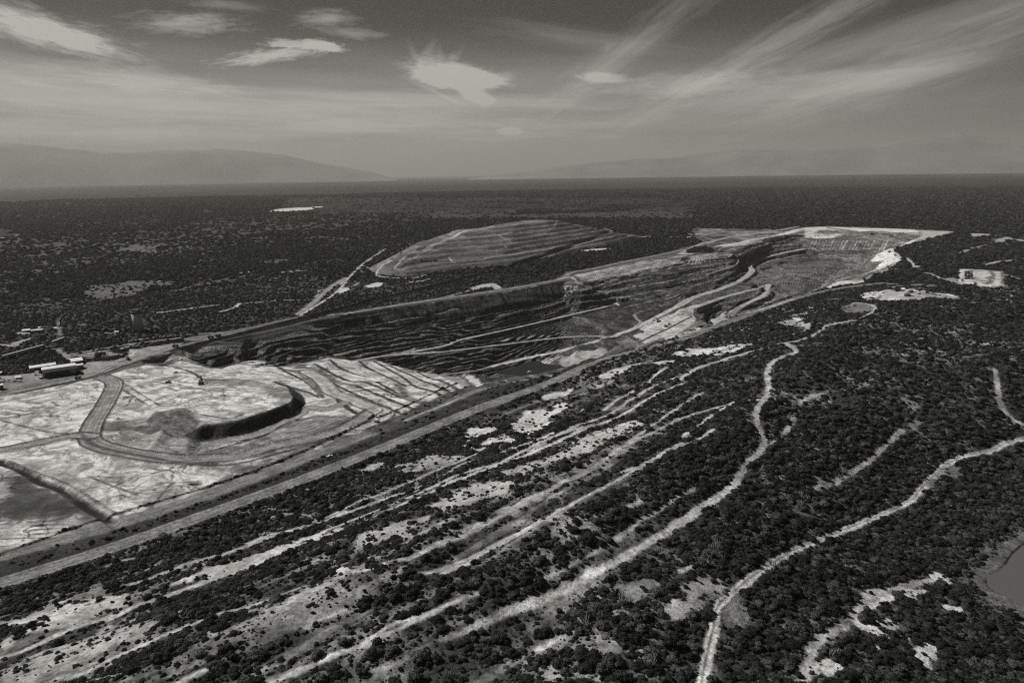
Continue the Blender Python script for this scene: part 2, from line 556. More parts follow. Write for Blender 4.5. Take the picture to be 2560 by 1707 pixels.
for f in fs:
    fill(vs[f[0]][:], vs[f[1]][:], vs[f[2]][:], vz[f[0]], vz[f[1]], vz[f[2]], ZT, INT)

# secondary ledges of the far wall, parallel to the rim
_rr = np.interp(AZ, RIMA, RIMR)
for _ in range(500):
    _rr[1:-1] = (_rr[:-2] + _rr[1:-1] * 2 + _rr[2:]) / 4
UW = _rr[None, :] - RR[:, None]
# the reclaimed dump beyond the pit
MV, MZ, ME = [], [], []
_tv, _tz, _te = TV, TZ, TE
TV, TZ, TE = MV, MZ, ME
tin('B', [(240, 835), (330, 848), (440, 852), (560, 832), (860, 792), (1130, 772), (1400, 722), (1700, 655), (1900, 612), (2030, 582)], 0)
_toe = sorted((math.atan2(x, y), math.hypot(x, y)) for x, y in MV)


def heap(pts, s=.25):
    """bench lines of the dump, which rises from its toe at slope s"""
    q = []
    for p in pts:
        d = pdir(*px('B', p))
        t = -d.z / math.hypot(d.x, d.y)
        rt = float(np.interp(math.atan2(d.x, d.y), [k[0] for k in _toe], [k[1] for k in _toe]))
        r = (H + s * rt) / (t + s)
        q.append((p[0], p[1], max(0.0, H - t * r)))
    tin('B', q)


heap([(380, 788), (450, 788), (700, 750), (1100, 702), (1500, 638), (1850, 572)])
heap([(655, 645), (800, 636), (1160, 592), (1500, 548), (1680, 530)])
heap([(290, 790), (330, 735), (430, 668), (600, 622), (760, 575), (870, 530), (1000, 517), (1180, 492), (1350, 464), (1490, 466), (1610, 492), (1730, 514), (1870, 542), (1960, 565)])
_ct = MV[-11:-4]
_cz = MZ[-11:-4]
for (x_, y_), zz in zip(list(_ct), _cz):      # broad top
    MV.append((x_ - 50, y_ + 110)); MZ.append(zz * .97)
L0 = at('B', (240, 835), 0)
R0 = at('B', (2030, 582), 0)
for p in [(L0[0] - 60, L0[1] + 130), (L0[0] - 40, L0[1] + 420), (L0[0] + 120, L0[1] + 900), (300, 3560), (R0[0] - 20, R0[1] + 330), (R0[0] + 60, R0[1] + 120)]:
    MV.append(p); MZ.append(0)
TV, TZ, TE = _tv, _tz, _te
mvs, mes, mfs, mov, _, _ = delaunay_2d_cdt([Vector(p) for p in MV], ME, [], 0, 1.0)
ZM = np.zeros_like(X)
INM = np.zeros(X.shape, bool)
mz2 = []
for k, v in enumerate(mvs):
    ds = sorted(((v.x - MV[q][0]) ** 2 + (v.y - MV[q][1]) ** 2, MZ[q]) for q in range(len(MV)))[:2]
    mz2.append(MZ[mov[k][0]] if mov[k] else .5 * (ds[0][1] + ds[1][1]))
for f in mfs:
    fill(mvs[f[0]][:], mvs[f[1]][:], mvs[f[2]][:], mz2[f[0]], mz2[f[1]], mz2[f[2]], ZM, INM)

PIT = (INT & (ZT < -2) & (S < 5))
ZT = np.where(S < 12, ZT, 0)
# the tailings tongue keeps its own smooth treads
TGP = [at('M', p[:2], p[2]) for p in [(-100, 160, -12), (200, 158, -16), (650, 70, -25), (880, 96, -35), (1075, 100, -44), (1360, 178, -48), (1640, 234, -54), (1900, 300, -14), (2080, 362, -5), (1600, 530, 0), (900, 720, 0), (-100, 900, 0)]]
_w = window([q for a, b in zip(TGP, TGP[1:]) for q in seg_pts(a, b)], 20)
TG = np.zeros(X.shape)
TG[_w[0]:_w[1], _w[2]:_w[3]] = sst(-4, 8, poly_sd(X[_w[0]:_w[1], _w[2]:_w[3]], Y[_w[0]:_w[1], _w[2]:_w[3]], TGP))


def blur(a, n):
    for _ in range(n):
        b = a.copy()
        b[1:-1] = (a[:-2] + 2 * a[1:-1] + a[2:]) / 4
        a = b.copy()
        a[:, 1:-1] = (b[:, :-2] + 2 * b[:, 1:-1] + b[:, 2:]) / 4
    return a


def terrace(z, per, flat, warp):
    q = z / per + warp
    k = np.floor(q)
    f = q - k
    return per * (k + sst(flat, 1.0, f) - warp)


ZT = blur(ZT, 3)
ZM = blur(ZM, 4)
zm_ = terrace(ZM, 13.0, .35, .12 + .12 * (fbm(X, Y, 200, 61, 2) - .5))
ZM = np.where(ZM > 2, ZM * .25 + zm_ * .75, ZM)
ZM = blur(ZM, 2)
FLT = np.zeros(X.shape)
for FP in ([at('K', p, -52) for p in [(1860, 560), (2100, 450), (2290, 372), (2330, 570), (2150, 640), (1900, 700), (1800, 640)]], [at('C', p, -51) for p in [(0, 1050), (100, 1050), (112, 1190), (0, 1245)]],
           [at('K', p, -40) for p in [(1240, 810), (1400, 740), (1620, 710), (1750, 700), (1700, 770), (1400, 850), (1260, 850)]]):
    _w = window(FP, 30)
    FLT[_w[0]:_w[1], _w[2]:_w[3]] = np.maximum(FLT[_w[0]:_w[1], _w[2]:_w[3]], sst(-12, 5, poly_sd(X[_w[0]:_w[1], _w[2]:_w[3]], Y[_w[0]:_w[1], _w[2]:_w[3]], FP)))
pm = sst(-6, -18, ZT) * (1 - TG) * (1 - FLT)
wrp = 1.5 * (fbm(X, Y, 260, 71, 2) - .5) + .5 * (fbm(X, Y, 30, 74, 3) - .5)
zt2 = terrace(ZT, 13.0, .5, wrp)
zt2 = zt2 + (fbm(X, Y, 22, 77, 4) - .5) * 5.0
fq = UW / 24.0 + 2.2 * (fbm(X, Y, 170, 79, 2) - .5)
fq = fq - np.floor(fq)
cornr = sst(.06, .10, np.arctan2(X, Y)) * sst(.27, .20, np.arctan2(X, Y))
led = (fq - sst(0, .22, fq)) * 7.0 * sst(220, 340, -S) * (1 - .72 * cornr) * sst(12, 40, UW) * (.55 + .45 * sst(.52, .40, np.arctan2(X, Y)))
ZT = ZT * (1 - pm) + (ZT * .15 + zt2 * .85 + led) * pm
Z = Z + ZT + ZM + (ZM > 3) * (fbm(X, Y, 60, 83, 3) - .5) * 5.0
Z[RR < 3000] += ((fbm(X, Y, 14, 91, 3) - .5) * (1.6 * sst(20, 80, S) + .5))[RR < 3000]
Z[:900][dl > 2] = np.minimum(Z[:900][dl > 2], LAKE_Z - .1)
# gentle swells of the plain far away
rad = np.hypot(X, Y)
Z += (fbm(X, Y, 2600, 97, 3) - .45) * 60 * sst(5500, 14000, rad) * sst(60000, 20000, rad)


# ------------------------------------------------------------------ casting measured points on the relief
def cast(reg, p):
    d = pdir(*px(reg, p))
    az = math.atan2(d.x, d.y)
    fj = np.interp(az, AZ, np.arange(NJ))
    j = int(round(fj))
    m = d.z / math.hypot(d.x, d.y)
    zr = H + m * RR
    g = np.nonzero(Z[5:, j] >= zr[5:])[0]
    i = (g[0] + 5) if len(g) else NI - 2
    r0, r1 = RR[i - 1], RR[i]
    a = zr[i - 1] - Z[i - 1, j]
    b = Z[i, j] - zr[i]
    t = a / (a + b + 1e-9)
    r_ = r0 + (r1 - r0) * min(max(t, 0), 1)
    return (r_ * math.sin(az), r_ * math.cos(az))


def zat(x, y):
    r_ = math.hypot(x, y)
    fi = np.interp(r_, RR, np.arange(NI))
    fj = np.interp(math.atan2(x, y), AZ, np.arange(NJ))
    i, j = min(int(fi), NI - 2), min(int(fj), NJ - 2)
    a, b = fi - i, fj - j
    return float((Z[i, j] * (1 - b) + Z[i, j + 1] * b) * (1 - a) + (Z[i + 1, j] * (1 - b) + Z[i + 1, j + 1] * b) * a)


# ------------------------------------------------------------------ what covers the ground
ALB = np.full(X.shape, .050)          # reflectance of the bare surface
VEIN = np.zeros(X.shape)              # dried flow marks of the tailings
ROCK = np.zeros(X.shape)              # bedded, gullied rock
VEG = np.full(X.shape, .8)            # share of the ground under bushes
NF = fbm(X, Y, 9, 201, 3) - .5        # ragged edges
NG = fbm(X, Y, 45, 211, 3) - .5


def world_pts(reg, pts, z=None):
    return [cast(reg, p) if z is None else at(reg, p, z) for p in pts]


def setmix(sl, w, alb=None, vein=None, rock=None, veg=None):
    for arr, v in ((ALB, alb), (VEIN, vein), (ROCK, rock), (VEG, veg)):
        if v is not None:
            arr[sl] = arr[sl] * (1 - w) + v * w


def poly(reg, pts, alb=None, vein=0., rock=0., veg=0., edge=3., rag=4., z=None, sm=True, thr=None, wpts=None):
    P = wpts if wpts is not None else world_pts(reg, pts, z)
    if sm:
        P = smooth(P + [P[0]], 3)[:-1]
    i0, i1, j0, j1 = window([q for a, b in zip(P, P[1:] + P[:1]) for q in seg_pts(a, b)], edge + rag + 5)
    sl = (slice(i0, i1), slice(j0, j1))
    d = poly_sd(X[sl], Y[sl], P) + (NF[sl] + NG[sl]) * rag * 2
    w = sst(-edge, edge, d)
    if thr is not None:                   # broken up into ragged pieces
        n = fbm(X[sl], Y[sl], thr[1], thr[2] if len(thr) > 2 else 301, 4, .6)
        w = w * sst(thr[0] - .06, thr[0] + .06, n)
    setmix(sl, w, alb, vein, rock, veg)
    return P


def line(reg, pts, width, alb=None, vein=None, rock=0., veg=0., edge=1.2, rag=0., berm=0., bermalb=.10, z=None, wpts=None, dz=0., thr=None, sm=3, bw=1.6, level=False):
    P = wpts if wpts is not None else world_pts(reg, pts, z)
    P = smooth(P, sm)
    hw = width / 2
    pad = hw + edge + rag + (6 if berm else 2) + (8 if level else 0)
    i0, i1, j0, j1 = window([q for a, b in zip(P[:-1], P[1:]) for q in seg_pts(a, b)], pad + 4)
    sl = (slice(i0, i1), slice(j0, j1))
    D = np.full(X[sl].shape, 1e6)
    if level:
        ZL = np.zeros(X[sl].shape)
        zp = np.array([zat(*q) for q in P])
        for _ in range(4 * sm):
            zp[1:-1] = (zp[:-2] + 2 * zp[1:-1] + zp[2:]) / 4
    for n_, (a, b) in enumerate(zip(P[:-1], P[1:])):
        k0, k1, l0, l1 = window(seg_pts(a, b), pad)
        if k1 <= k0 or l1 <= l0:
            continue
        s2 = (slice(k0, k1), slice(l0, l1))
        s3 = (slice(k0 - i0, k1 - i0), slice(l0 - j0, l1 - j0))
        d, t = seg_dist(X[s2], Y[s2], a, b)
        if level:
            ZL[s3] = np.where(d < D[s3], zp[n_] * (1 - t) + zp[n_ + 1] * t, ZL[s3])
        D[s3] = np.minimum(D[s3], d)
    if level:
        wl = sst(hw + 7, hw, D)
        Z[sl] = Z[sl] * (1 - wl) + ZL * wl
    Dn = D + NF[sl] * rag * 2
    w = sst(hw + edge, hw - edge, Dn)
    if thr is not None:
        n = fbm(X[sl], Y[sl], thr[1], 331, 4, .6)
        w = w * sst(thr[0] - .08, thr[0] + .08, n)
    if alb is not None and width > 7:
        alb = alb * (.62 + .76 * vnoise(D * .5 + 7 * width, np.zeros_like(D), 77))
    setmix(sl, w, alb, vein, rock, veg)
    if dz:
        Z[sl] += dz * sst(hw + 2, hw - 2, D)
    if berm:
        bd = np.abs(D - hw - 1.2 + NF[sl] * 1.6)
        Z[sl] += berm * sst(bw + 1, 0, bd)
        setmix(sl, sst(bw + .6, bw * .5, bd), bermalb, .0, .2, 0)
    return P


# --- vegetated hill: dry grass and soil between the bushes
hm = sst(4, 14, S)
TC = X * .64 + Y * .77
str1 = fbm(S / 9.0, TC / 170.0, 1.0, 451, 4, .6)
base = .045 + .10 * sst(.54, .68, str1) * sst(.42, .0, np.arctan2(X, Y)) + .13 * sst(.50, .72, fbm(X, Y, 60, 401, 4)) + .12 * sst(.55, .75, fbm(X, Y, 16, 411, 3))
ALB = ALB * (1 - hm) + base * hm
sg = fbm(X * 1.0, Y, 70, 421, 3)
# bushes stand in strips that follow the old dump benches
strip = .5 + .5 * np.sin(S / 14.0 + 5 * fbm(X, Y, 240, 431, 2))
vg = .56 + .55 * (sg - .5) * 2 + .25 * strip
# away to the right the bush closes up
az_ = np.arctan2(X, Y)
vg = vg - .42 * sst(.52, .66, str1) * sst(.45, .05, az_) + .40 * sst(.12, .45, az_)
VEG = VEG * (1 - hm) + np.clip(vg, .04, 1) * hm
# --- plain: woodland with grassy clearings
clr = fbm(X, Y, 420, 441, 4, .6)
far_open = sst(.50, .66, clr) * sst(1300, 2200, rad) * (S < 0)
leftw = sst(.15, -.3, az_)
setmix(np.s_[:], far_open * (.35 + .65 * leftw) * .8, .085, 0, 0, .3)
# belts across the far plain
def belt(y0, y1, x0, x1, alb, veg, thr=.45, size=700):
    P = [cast('P', (x0, y1)), cast('P', (x1, y1)), cast('P', (x1, y0)), cast('P', (x0, y0))]
    poly('P', None, alb, 0, 0, veg, edge=140, rag=170, wpts=P, sm=False, thr=(thr, size, int(y0)))
belt(495, 545, 700, 1750, .085, .10, .36)
belt(500, 640, -200, 500, .06, .35, .42)
belt(530, 590, 480, 1050, .07, .3, .48)
belt(470, 490, 60, 620, .08, .2, .42)
belt(596, 612, -100, 620, .08, .35, .40, 400)
belt(612, 640, 250, 560, .08, .3, .45, 300)
belt(528, 535, 1750, 2700, .12, .6, .4)
poly('P', [(672, 530), (700, 522), (770, 519), (780, 524), (720, 528)], .75, edge=12, rag=10)
poly('P', [(740, 521), (800, 516), (800, 519)], .6, edge=10, rag=5)
poly('A', [(-100, 520), (90, 528), (60, 548), (-100, 555)], .02, edge=20, rag=10)
poly('A', [(-100, 560), (170, 552), (30, 575), (-100, 590)], .02, edge=20, rag=10)
line('A', [(-100, 592), (60, 575), (170, 552), (300, 535)], 22, .35, edge=8)
line('C', [(0, 268), (600, 292), (1100, 318), (1600, 332), (2325, 358)], 26, .30, edge=10, rag=8)
line('C', [(1880, 330), (2100, 275)], 20, .2, edge=10)
line('C', [(1700, 155), (2100, 162), (2325, 155)], 90, .3, edge=60, rag=40)
for q in [((770, 655), (900, 648), (1120, 668), (1100, 680), (850, 675)), ((1680, 580), (1780, 575), (1870, 575), (1720, 592)),
          ((860, 640), (1000, 628), (1130, 640), (980, 650)), ((1200, 640), (1330, 632), (1300, 650)),
          ((1720, 745), (1830, 725), (1960, 728), (1850, 755)), ((620, 915), (900, 870), (1180, 880), (1060, 915), (820, 985), (640, 990), (560, 950)),
          ((560, 905), (780, 890), (700, 960), (580, 960))]:
    poly('A', list(q), .12, veg=.22, edge=14, rag=24)
line('A', [(1630, 815), (1700, 808)], 16, .5, edge=6, rag=6)
line('A', [(1910, 812), (2020, 804)], 22, .28, edge=8, rag=6)
# tracks in the woodland behind the rim road
line('A', [(1080, 1085), (1230, 1065), (1420, 1040), (1480, 1035)], 14, .33, edge=4, rag=6)
line('A', [(1490, 1078), (1580, 1055), (1620, 1022)], 9, .42, edge=3, rag=3)
line('A', [(1620, 1022), (1750, 1015), (1900, 1000), (2110, 995), (2160, 935), (2190, 935)], 7, .3, edge=3, rag=5, thr=(.42, 60))
line('A', [(2030, 1105), (2200, 1000), (2260, 960), (2340, 880)], 7, .5, edge=2.5, rag=2)
line('A', [(2010, 1100), (2130, 1010), (2240, 910), (2340, 850)], 16, .22, edge=3)
line('B', [(0, 895), (60, 850), (130, 780), (200, 725), (310, 655)], 10, .36, edge=3, rag=2)
line('B', [(-20, 935), (90, 905), (130, 878)], 5, .33, edge=2, rag=4)
line('B', [(150, 850), (130, 780), (0, 765)], 5, .25, edge=3, rag=3)
poly('B', [(0, 925), (50, 915), (60, 930), (0, 955)], .62, rag=4)
poly('B', [(170, 905), (230, 885), (290, 885), (270, 910), (200, 915)], .55, rag=5)
line('B', [(470, 880), (560, 870), (610, 858)], 10, .5, edge=4, rag=5)
line('B', [(160, 770), (240, 785)], 8, .35, edge=4, rag=5)
poly('B', [(880, 915), (960, 895), (1040, 890), (1120, 935), (1060, 925), (990, 915), (900, 935)], .40, rag=8)
line('B', [(890, 932), (760, 968), (600, 1000), (400, 1025)], 6, .36, edge=2, rag=2)
poly('B', [(1620, 670), (1700, 655), (1830, 650), (1760, 668)], .55, rag=8)
line('B', [(2030, 578), (2120, 568), (2300, 575)], 24, .35, edge=6, rag=10, thr=(.4, 80))
line('B', [(2060, 668), (2220, 670)], 12, .45, edge=5, rag=8, thr=(.4, 60))
line('C', [(60, 577), (200, 572), (240, 580)], 30, .62, edge=6, rag=8)
line('C', [(240, 555), (290, 545), (400, 560)], 34, .4, edge=8, rag=12, thr=(.42, 60))
line('A', [(0, 1300), (90, 1310), (100, 1290), (200, 1262)], 9, .35, edge=3, rag=4)
poly('N', [(140, 650), (200, 605), (280, 590), (270, 630), (180, 655)], .32, rag=3)
line('N', [(270, 600), (400, 565)], 5, .25, edge=2)
poly('N', [(200, 500), (230, 470), (420, 480), (390, 492)], .35, rag=2)
poly('N', [(630, 415), (740, 400), (790, 415), (800, 470), (770, 500), (790, 440), (720, 425)], .5, rag=2)
line('N', [(1370, 480), (1450, 488), (1550, 490)], 6, .4, edge=2, rag=2)
line('N', [(1040, 375), (1180, 378)], 5, .25, edge=2, rag=2)
# railway loop
RAIL = world_pts('A', [(410, 1240), (402, 1180), (402, 1145), (430, 1110), (500, 1085), (700, 1040), (950, 985), (1200, 935), (1450, 875), (1650, 838)])
line('A', None, 9, .12, edge=2, wpts=RAIL)
line('N', [(770, 345), (800, 390), (880, 400)], 4, .25, edge=2)

# --- the whole mine: hardly a bush
poly('P', None, .10, 0, .3, .02, edge=3, rag=3, sm=False, wpts=[at('A', (-60, 1640), 0), at('A', (380, 1545), 0), at('A', (800, 1430), 0), at('A', (1200, 1318), 0), at('A', (1700, 1208), 0), at('A', (2325, 1090), 0), at('B', (870, 960), 0), at('B', (1480, 855), 0), at('B', (1700, 788), 0), at('B', (2080, 708), 0), at('C', (250, 590), 0), at('C', (700, 520), 0), at('C', (1000, 500), 0), at('C', (1600, 522), 0), at('C', (1870, 540), 0),
      at('C', (1430, 655), 0), at('C', (1480, 740), 0), at('C', (1380, 800), 0), at('C', (980, 915), 0), at('C', (700, 985), 0), at('C', (370, 1118), 0), at('C', (0, 1242), 0), at('E', (1640, 168), 0), at('E', (930, 342), 0), at('E', (350, 592), 0), at('E', (0, 715), 0), at('D', (2000, 860), 0), at('D', (1500, 1040), 0), at('D', (780, 1290), 0), at('D', (0, 1500), 0)])
setmix(np.s_[:], sst(3500, 7000, rad) * (ALB < .09), .03)
# --- tailings fields left of the haul road
TA = .58
FIELD = world_pts('D', [(-80, 400), (300, 330), (620, 262), (720, 240), (800, 215), (1000, 165), (1100, 180), (1230, 140), (1500, 195), (1800, 130)]) + \
    world_pts('M', [(130, 150), (260, 168), (640, 90), (870, 112), (1075, 108), (1350, 188), (1640, 244), (1820, 312), (1985, 380), (1600, 520), (1200, 640), (960, 760)]) + \
    world_pts('D', [(2330, 640), (2050, 790), (1500, 1010), (900, 1210), (400, 1400), (-80, 1500)])
poly('D', None, TA, vein=1, edge=2, rag=2, wpts=FIELD, sm=False)
# greyer areas
for q, al in [(((1380, 262), (1600, 265), (1830, 290), (1960, 350), (1985, 400), (1850, 380), (1700, 330), (1500, 300), (1350, 300)), .26),
              (((700, 570), (850, 555), (1000, 560), (960, 640), (700, 620)), .18),
              (((660, 640), (900, 620), (1250, 680), (1400, 700), (1280, 770), (1150, 780), (900, 700), (700, 690)), .27),
              (((1450, 730), (1800, 640), (2330, 500), (2330, 640), (1900, 760), (1500, 810), (1300, 790)), .20),
              (((1350, 860), (1700, 830), (2000, 750), (2100, 700), (2040, 780), (1720, 890), (1500, 890)), .16),
              (((0, 960), (150, 900), (330, 960), (480, 1060), (640, 1180), (760, 1250), (560, 1190), (300, 1200), (0, 1190)), .09),
              (((100, 800), (300, 810), (330, 860), (560, 900), (600, 960), (420, 960), (200, 870)), .36),
              (((720, 560), (1000, 520), (1040, 560), (900, 600), (740, 610)), .2)]:
    poly('D', list(q), al, vein=.75, edge=9, rag=12)
# rocky heap of dumped rock on the island, dark outer slope
poly('D', [(960, 620), (1000, 530), (1100, 480), (1200, 460), (1300, 480), (1345, 550), (1290, 640), (1150, 650)], .13, rock=.6, edge=4, rag=5)
# embankment of the island, shade of its face painted in as dark tone
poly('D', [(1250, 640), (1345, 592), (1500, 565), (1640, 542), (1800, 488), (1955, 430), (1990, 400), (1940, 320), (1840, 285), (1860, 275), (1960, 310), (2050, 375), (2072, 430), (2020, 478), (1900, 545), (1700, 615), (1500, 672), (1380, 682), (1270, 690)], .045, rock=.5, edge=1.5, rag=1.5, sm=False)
line('D', [(1840, 282), (1600, 263), (1400, 268), (1280, 210), (1080, 165)], 5, .07, edge=1.5, rag=3, rock=.3)
line('D', [(1100, 620), (960, 600), (700, 600)], 10, .12, edge=4, rag=6, rock=.4)
# steps of the terraced tongue: pale treads, darker risers
def riser(reg, pts, w=7, al=.085, dz=0.):
    line(reg, pts, w, al, edge=1.6, rag=2.6, rock=.45, dz=dz)
TONGUE = [((0, 170), (150, 140), (230, 190), (450, 300), (600, 440)), ((240, 190), (340, 210), (520, 300), (600, 400)),
          ((60, 150), (250, 165), (520, 145), (600, 200)), ((660, 100), (740, 170), (880, 230), (1000, 255)),
          ((560, 160), (700, 240), (850, 300), (960, 300), (1100, 350), (1300, 440), (1500, 500), (1600, 520)),
          ((560, 240), (700, 320), (860, 400), (1040, 480), (1180, 530)), ((930, 120), (1000, 180), (1200, 270), (1330, 340)),
          ((1060, 120), (1200, 200), (1340, 280), (1420, 340), (1560, 380), (1700, 440)), ((880, 330), (1100, 420), (1300, 500), (1440, 560)),
          ((1080, 300), (1200, 370), (1320, 430)), ((1200, 160), (1400, 250), (1600, 330), (1760, 410)), ((1440, 210), (1640, 290), (1800, 370), (1860, 400)),
          ((720, 460), (860, 560), (940, 610)), ((320, 350), (480, 400), (560, 440)), ((1180, 540), (1300, 590)),
          ((1690, 255), (1800, 300), (1990, 375)), ((1850, 230), (1960, 290), (2040, 360))]
for q in TONGUE:
    riser('M', q)
for q in [((380, 200), (420, 250), (520, 320), (590, 400)), ((360, 180), (440, 175), (560, 200), (700, 290), (860, 330)), ((1250, 320), (1310, 370), (1330, 430), (1480, 480))]:
    line('M', q, 14, .20, edge=3, rag=3)
poly('M', [(1640, 240), (1780, 240), (1880, 300), (1960, 370), (1880, 350), (1720, 290)], .30, vein=.5)
poly('M', [(1840, 245), (1900, 230), (2080, 350), (2130, 380), (2060, 370), (1950, 320)], .55, vein=.3)
poly('M', [(1910, 205), (2060, 185), (2160, 210), (2190, 260), (2090, 300), (1980, 260)], .17, rock=.5)
poly('M', [(2000, 280), (2160, 290), (2300, 290), (2200, 330), (2100, 350)], .22, veg=.2)
# haul road on berms across the field
BR = dict(berm=2.4, bermalb=.06, edge=1.4, level=True)
line('D', [(690, 255), (760, 280), (770, 320), (735, 390), (690, 470), (640, 550), (610, 620), (605, 670), (650, 710), (800, 755), (1000, 790), (1200, 810), (1400, 805), (1600, 790), (1850, 720), (2100, 670), (2330, 590), (2520, 480)], 21, .30, vein=.3, **BR)
line('M', [(930, 700), (1060, 650), (1140, 600), (1100, 560), (960, 510), (820, 450), (680, 400), (620, 330), (560, 270), (450, 210)], 24, .38, vein=.3, berm=1.6, bermalb=.10)
line('D', [(620, 655), (500, 650), (300, 690), (0, 750), (-100, 770)], 17, .27, vein=.3, **BR)
line('D', [(560, 640), (600, 690), (700, 730), (1000, 790), (1300, 830), (1600, 835), (1900, 760), (2330, 650)], 6, .10, edge=1.5, rag=2)
for q in [((860, 620), (1100, 660), (1300, 695), (1500, 690), (1800, 620), (2000, 520), (2080, 460), (2200, 470), (2330, 430)),]:
    line('D', q, 13, .38, vein=.3, edge=2, rag=1, berm=1.5, bermalb=.12)
line('D', [(1400, 760), (1600, 700), (1800, 640), (1950, 560), (2150, 520), (2330, 520)], 4, .08, edge=1.5, rag=3, rock=.4)
for q in [((820, 270), (1000, 280), (1200, 300), (1400, 340), (1700, 330)), ((840, 290), (960, 370), (1080, 440)), ((820, 320), (920, 390), (1000, 440)),
          ((760, 480), (860, 440), (880, 400)), ((800, 260), (1100, 265), (1340, 290)), ((1090, 290), (1300, 330), (1500, 320)),
          ((1350, 500), (1550, 530), (1640, 500)), ((0, 540), (150, 580), (350, 625), (540, 630)), ((0, 530), (120, 515), (230, 490)),
          ((350, 420), (430, 450), (520, 400), (560, 395)), ((40, 460), (160, 480)), ((1060, 690), (1150, 740), (1200, 760)),
          ((600, 920), (800, 1000), (920, 1040)), ((1010, 1140), (1130, 1000), (1180, 960)), ((740, 1000), (900, 930), (960, 900))]:
    line('D', q, 2.6, .13, edge=1.4, rag=1.6)
for k in range(46):
    cx_, cy_ = [(430, 440), (1300, 400), (900, 980), (1500, 900), (250, 480), (1650, 420), (1000, 240), (700, 900), (1300, 1000)][k % 9]
    cx_ += rnd.uniform(-160, 160); cy_ += rnd.uniform(-55, 55)
    a_, rx_, ry_ = rnd.random() * 6.28, rnd.uniform(40, 190), rnd.uniform(14, 60)
    span = rnd.uniform(1.2, 3.4)
    line('D', [(cx_ + rx_ * math.cos(a_ + span * t / 6), cy_ + ry_ * math.sin(a_ + span * t / 6)) for t in range(7)], 1.1, .22, vein=None, rock=None, edge=.8, rag=.8)
poly('D', [(1265, 972), (1300, 965), (1370, 970), (1300, 985)], .03, edge=1, rag=1)
# ditch with dark bank at lower left
line('D', [(0, 825), (150, 880), (280, 960), (400, 1000), (520, 1080), (620, 1150), (700, 1190), (790, 1255)], 8, .03, edge=2.5, rag=3, rock=.4, dz=-2.5)
line('D', [(60, 820), (250, 900), (420, 960), (600, 1060), (740, 1150), (880, 1215)], 3.5, .13, edge=2, rag=3, rock=.5, dz=1.2)
for k in range(7):
    line('D', [(-40, 1200 + 24 * k), (200, 1180 + 26 * k), (430, 1150 + 30 * k)], 1.6, .12, edge=1, rag=2)
# vehicle tracks following the ring roads
for k in range(9):
    o = 14 * k
    line('D', [(1500 + o, 790 - o * .3), (1800 + o, 700 - o * .6), (2100, 610 - o * .7), (2330, 520 - o * .5)], 1.2, .12 if k % 2 else .4, edge=1, rag=1)
for k in range(5):
    line('D', [(880, 635 + 9 * k), (1100, 680 + 9 * k), (1300, 712 + 8 * k), (1480, 705 + 8 * k)], 1.3, .12 if k % 2 else .45, edge=1, rag=1.5)

# --- pit rock
pitw = sst(-2.5, -5, ZT) * (S < 8)
strat = fbm(X / 160.0, (Z + 8 * (fbm(X, Y, 300, 461, 2) - .5)) / 3.2, 1.0, 471, 4, .6)
rk = .045 + .12 * sst(.42, .72, strat) + .03 * fbm(X, Y, 30, 475, 3)
up = sst(-30, -8, ZT)                                    # weathered, paler upper benches
rk = rk + .10 * up * sst(.35, .6, strat)
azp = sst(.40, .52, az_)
rk = rk * (1 - .3 * sst(.06, .10, az_) * sst(.27, .20, az_)) + .045 * azp * sst(.4, .7, fbm(X, Y, 60, 479, 3))  # rock colour darkened at the corner to offset its sunlit faces
inL = np.zeros(X.shape)
LF = smooth(world_pts('M', [(-100, 140), (200, 150), (650, 76), (880, 100), (1115, 82), (1360, 180), (1640, 238), (1800, 250), (1900, 225), (2080, 360), (1980, 385), (1600, 520), (900, 700), (-100, 900)]), 2)
i0, i1, j0, j1 = window([q for a, b in zip(LF, LF[1:]) for q in seg_pts(a, b)], 20)
inL[i0:i1, j0:j1] = sst(-3, 3, poly_sd(X[i0:i1, j0:j1], Y[i0:i1, j0:j1], LF))
fl = np.zeros(X.shape)
i0, i1, j0, j1 = window([q for a, b in zip(FIELD, FIELD[1:]) for q in seg_pts(a, b)], 20)
fl[i0:i1, j0:j1] = sst(-3, 3, poly_sd(X[i0:i1, j0:j1], Y[i0:i1, j0:j1], FIELD)) * (ZT[i0:i1, j0:j1] > -20)
pw = pitw * (1 - np.maximum(inL, fl))
ALB = ALB * (1 - pw) + rk * pw
VEIN *= (1 - pw)
ROCK = np.maximum(ROCK * (1 - pw), pw)
VEG *= (1 - pw)
# ledges of the wall past the corner
for q, w_, al in [(((1700, 935), (1900, 880), (2060, 845)), 5, .24), (((1790, 960), (2000, 905), (2190, 878)), 6, .28), (((1880, 1000), (2060, 955), (2200, 930)), 6, .26),
                  (((1930, 1050), (2150, 1000), (2325, 955)), 6, .24), (((2000, 1095), (2250, 1010)), 5, .2), (((1750, 900), (1900, 850), (2100, 815), (2325, 770)), 6, .3),
                  (((1760, 870), (2000, 820), (2250, 760)), 5, .34), (((2140, 890), (2325, 850)), 5, .22), (((2200, 935), (2325, 905)), 5, .2)]:
    line('B', q, w_, al, edge=2.5, rag=4, rock=.7)
for q, w_, al in [(((0, 790), (120, 778), (240, 765)), 8, .22), (((0, 830), (200, 795), (380, 745)), 8, .26), (((0, 882), (100, 860), (280, 830), (400, 790)), 8, .24),
                  (((0, 935), (150, 885), (300, 850), (390, 805)), 8, .2), (((20, 745), (180, 720), (330, 692)), 9, .3), (((420, 760), (520, 715), (700, 660), (840, 640)), 8, .18),
                  (((400, 700), (600, 650), (800, 612)), 9, .22), (((540, 790), (640, 752), (850, 705)), 7, .16)]:
    line('C', q, w_, al, edge=3, rag=5, rock=.7)
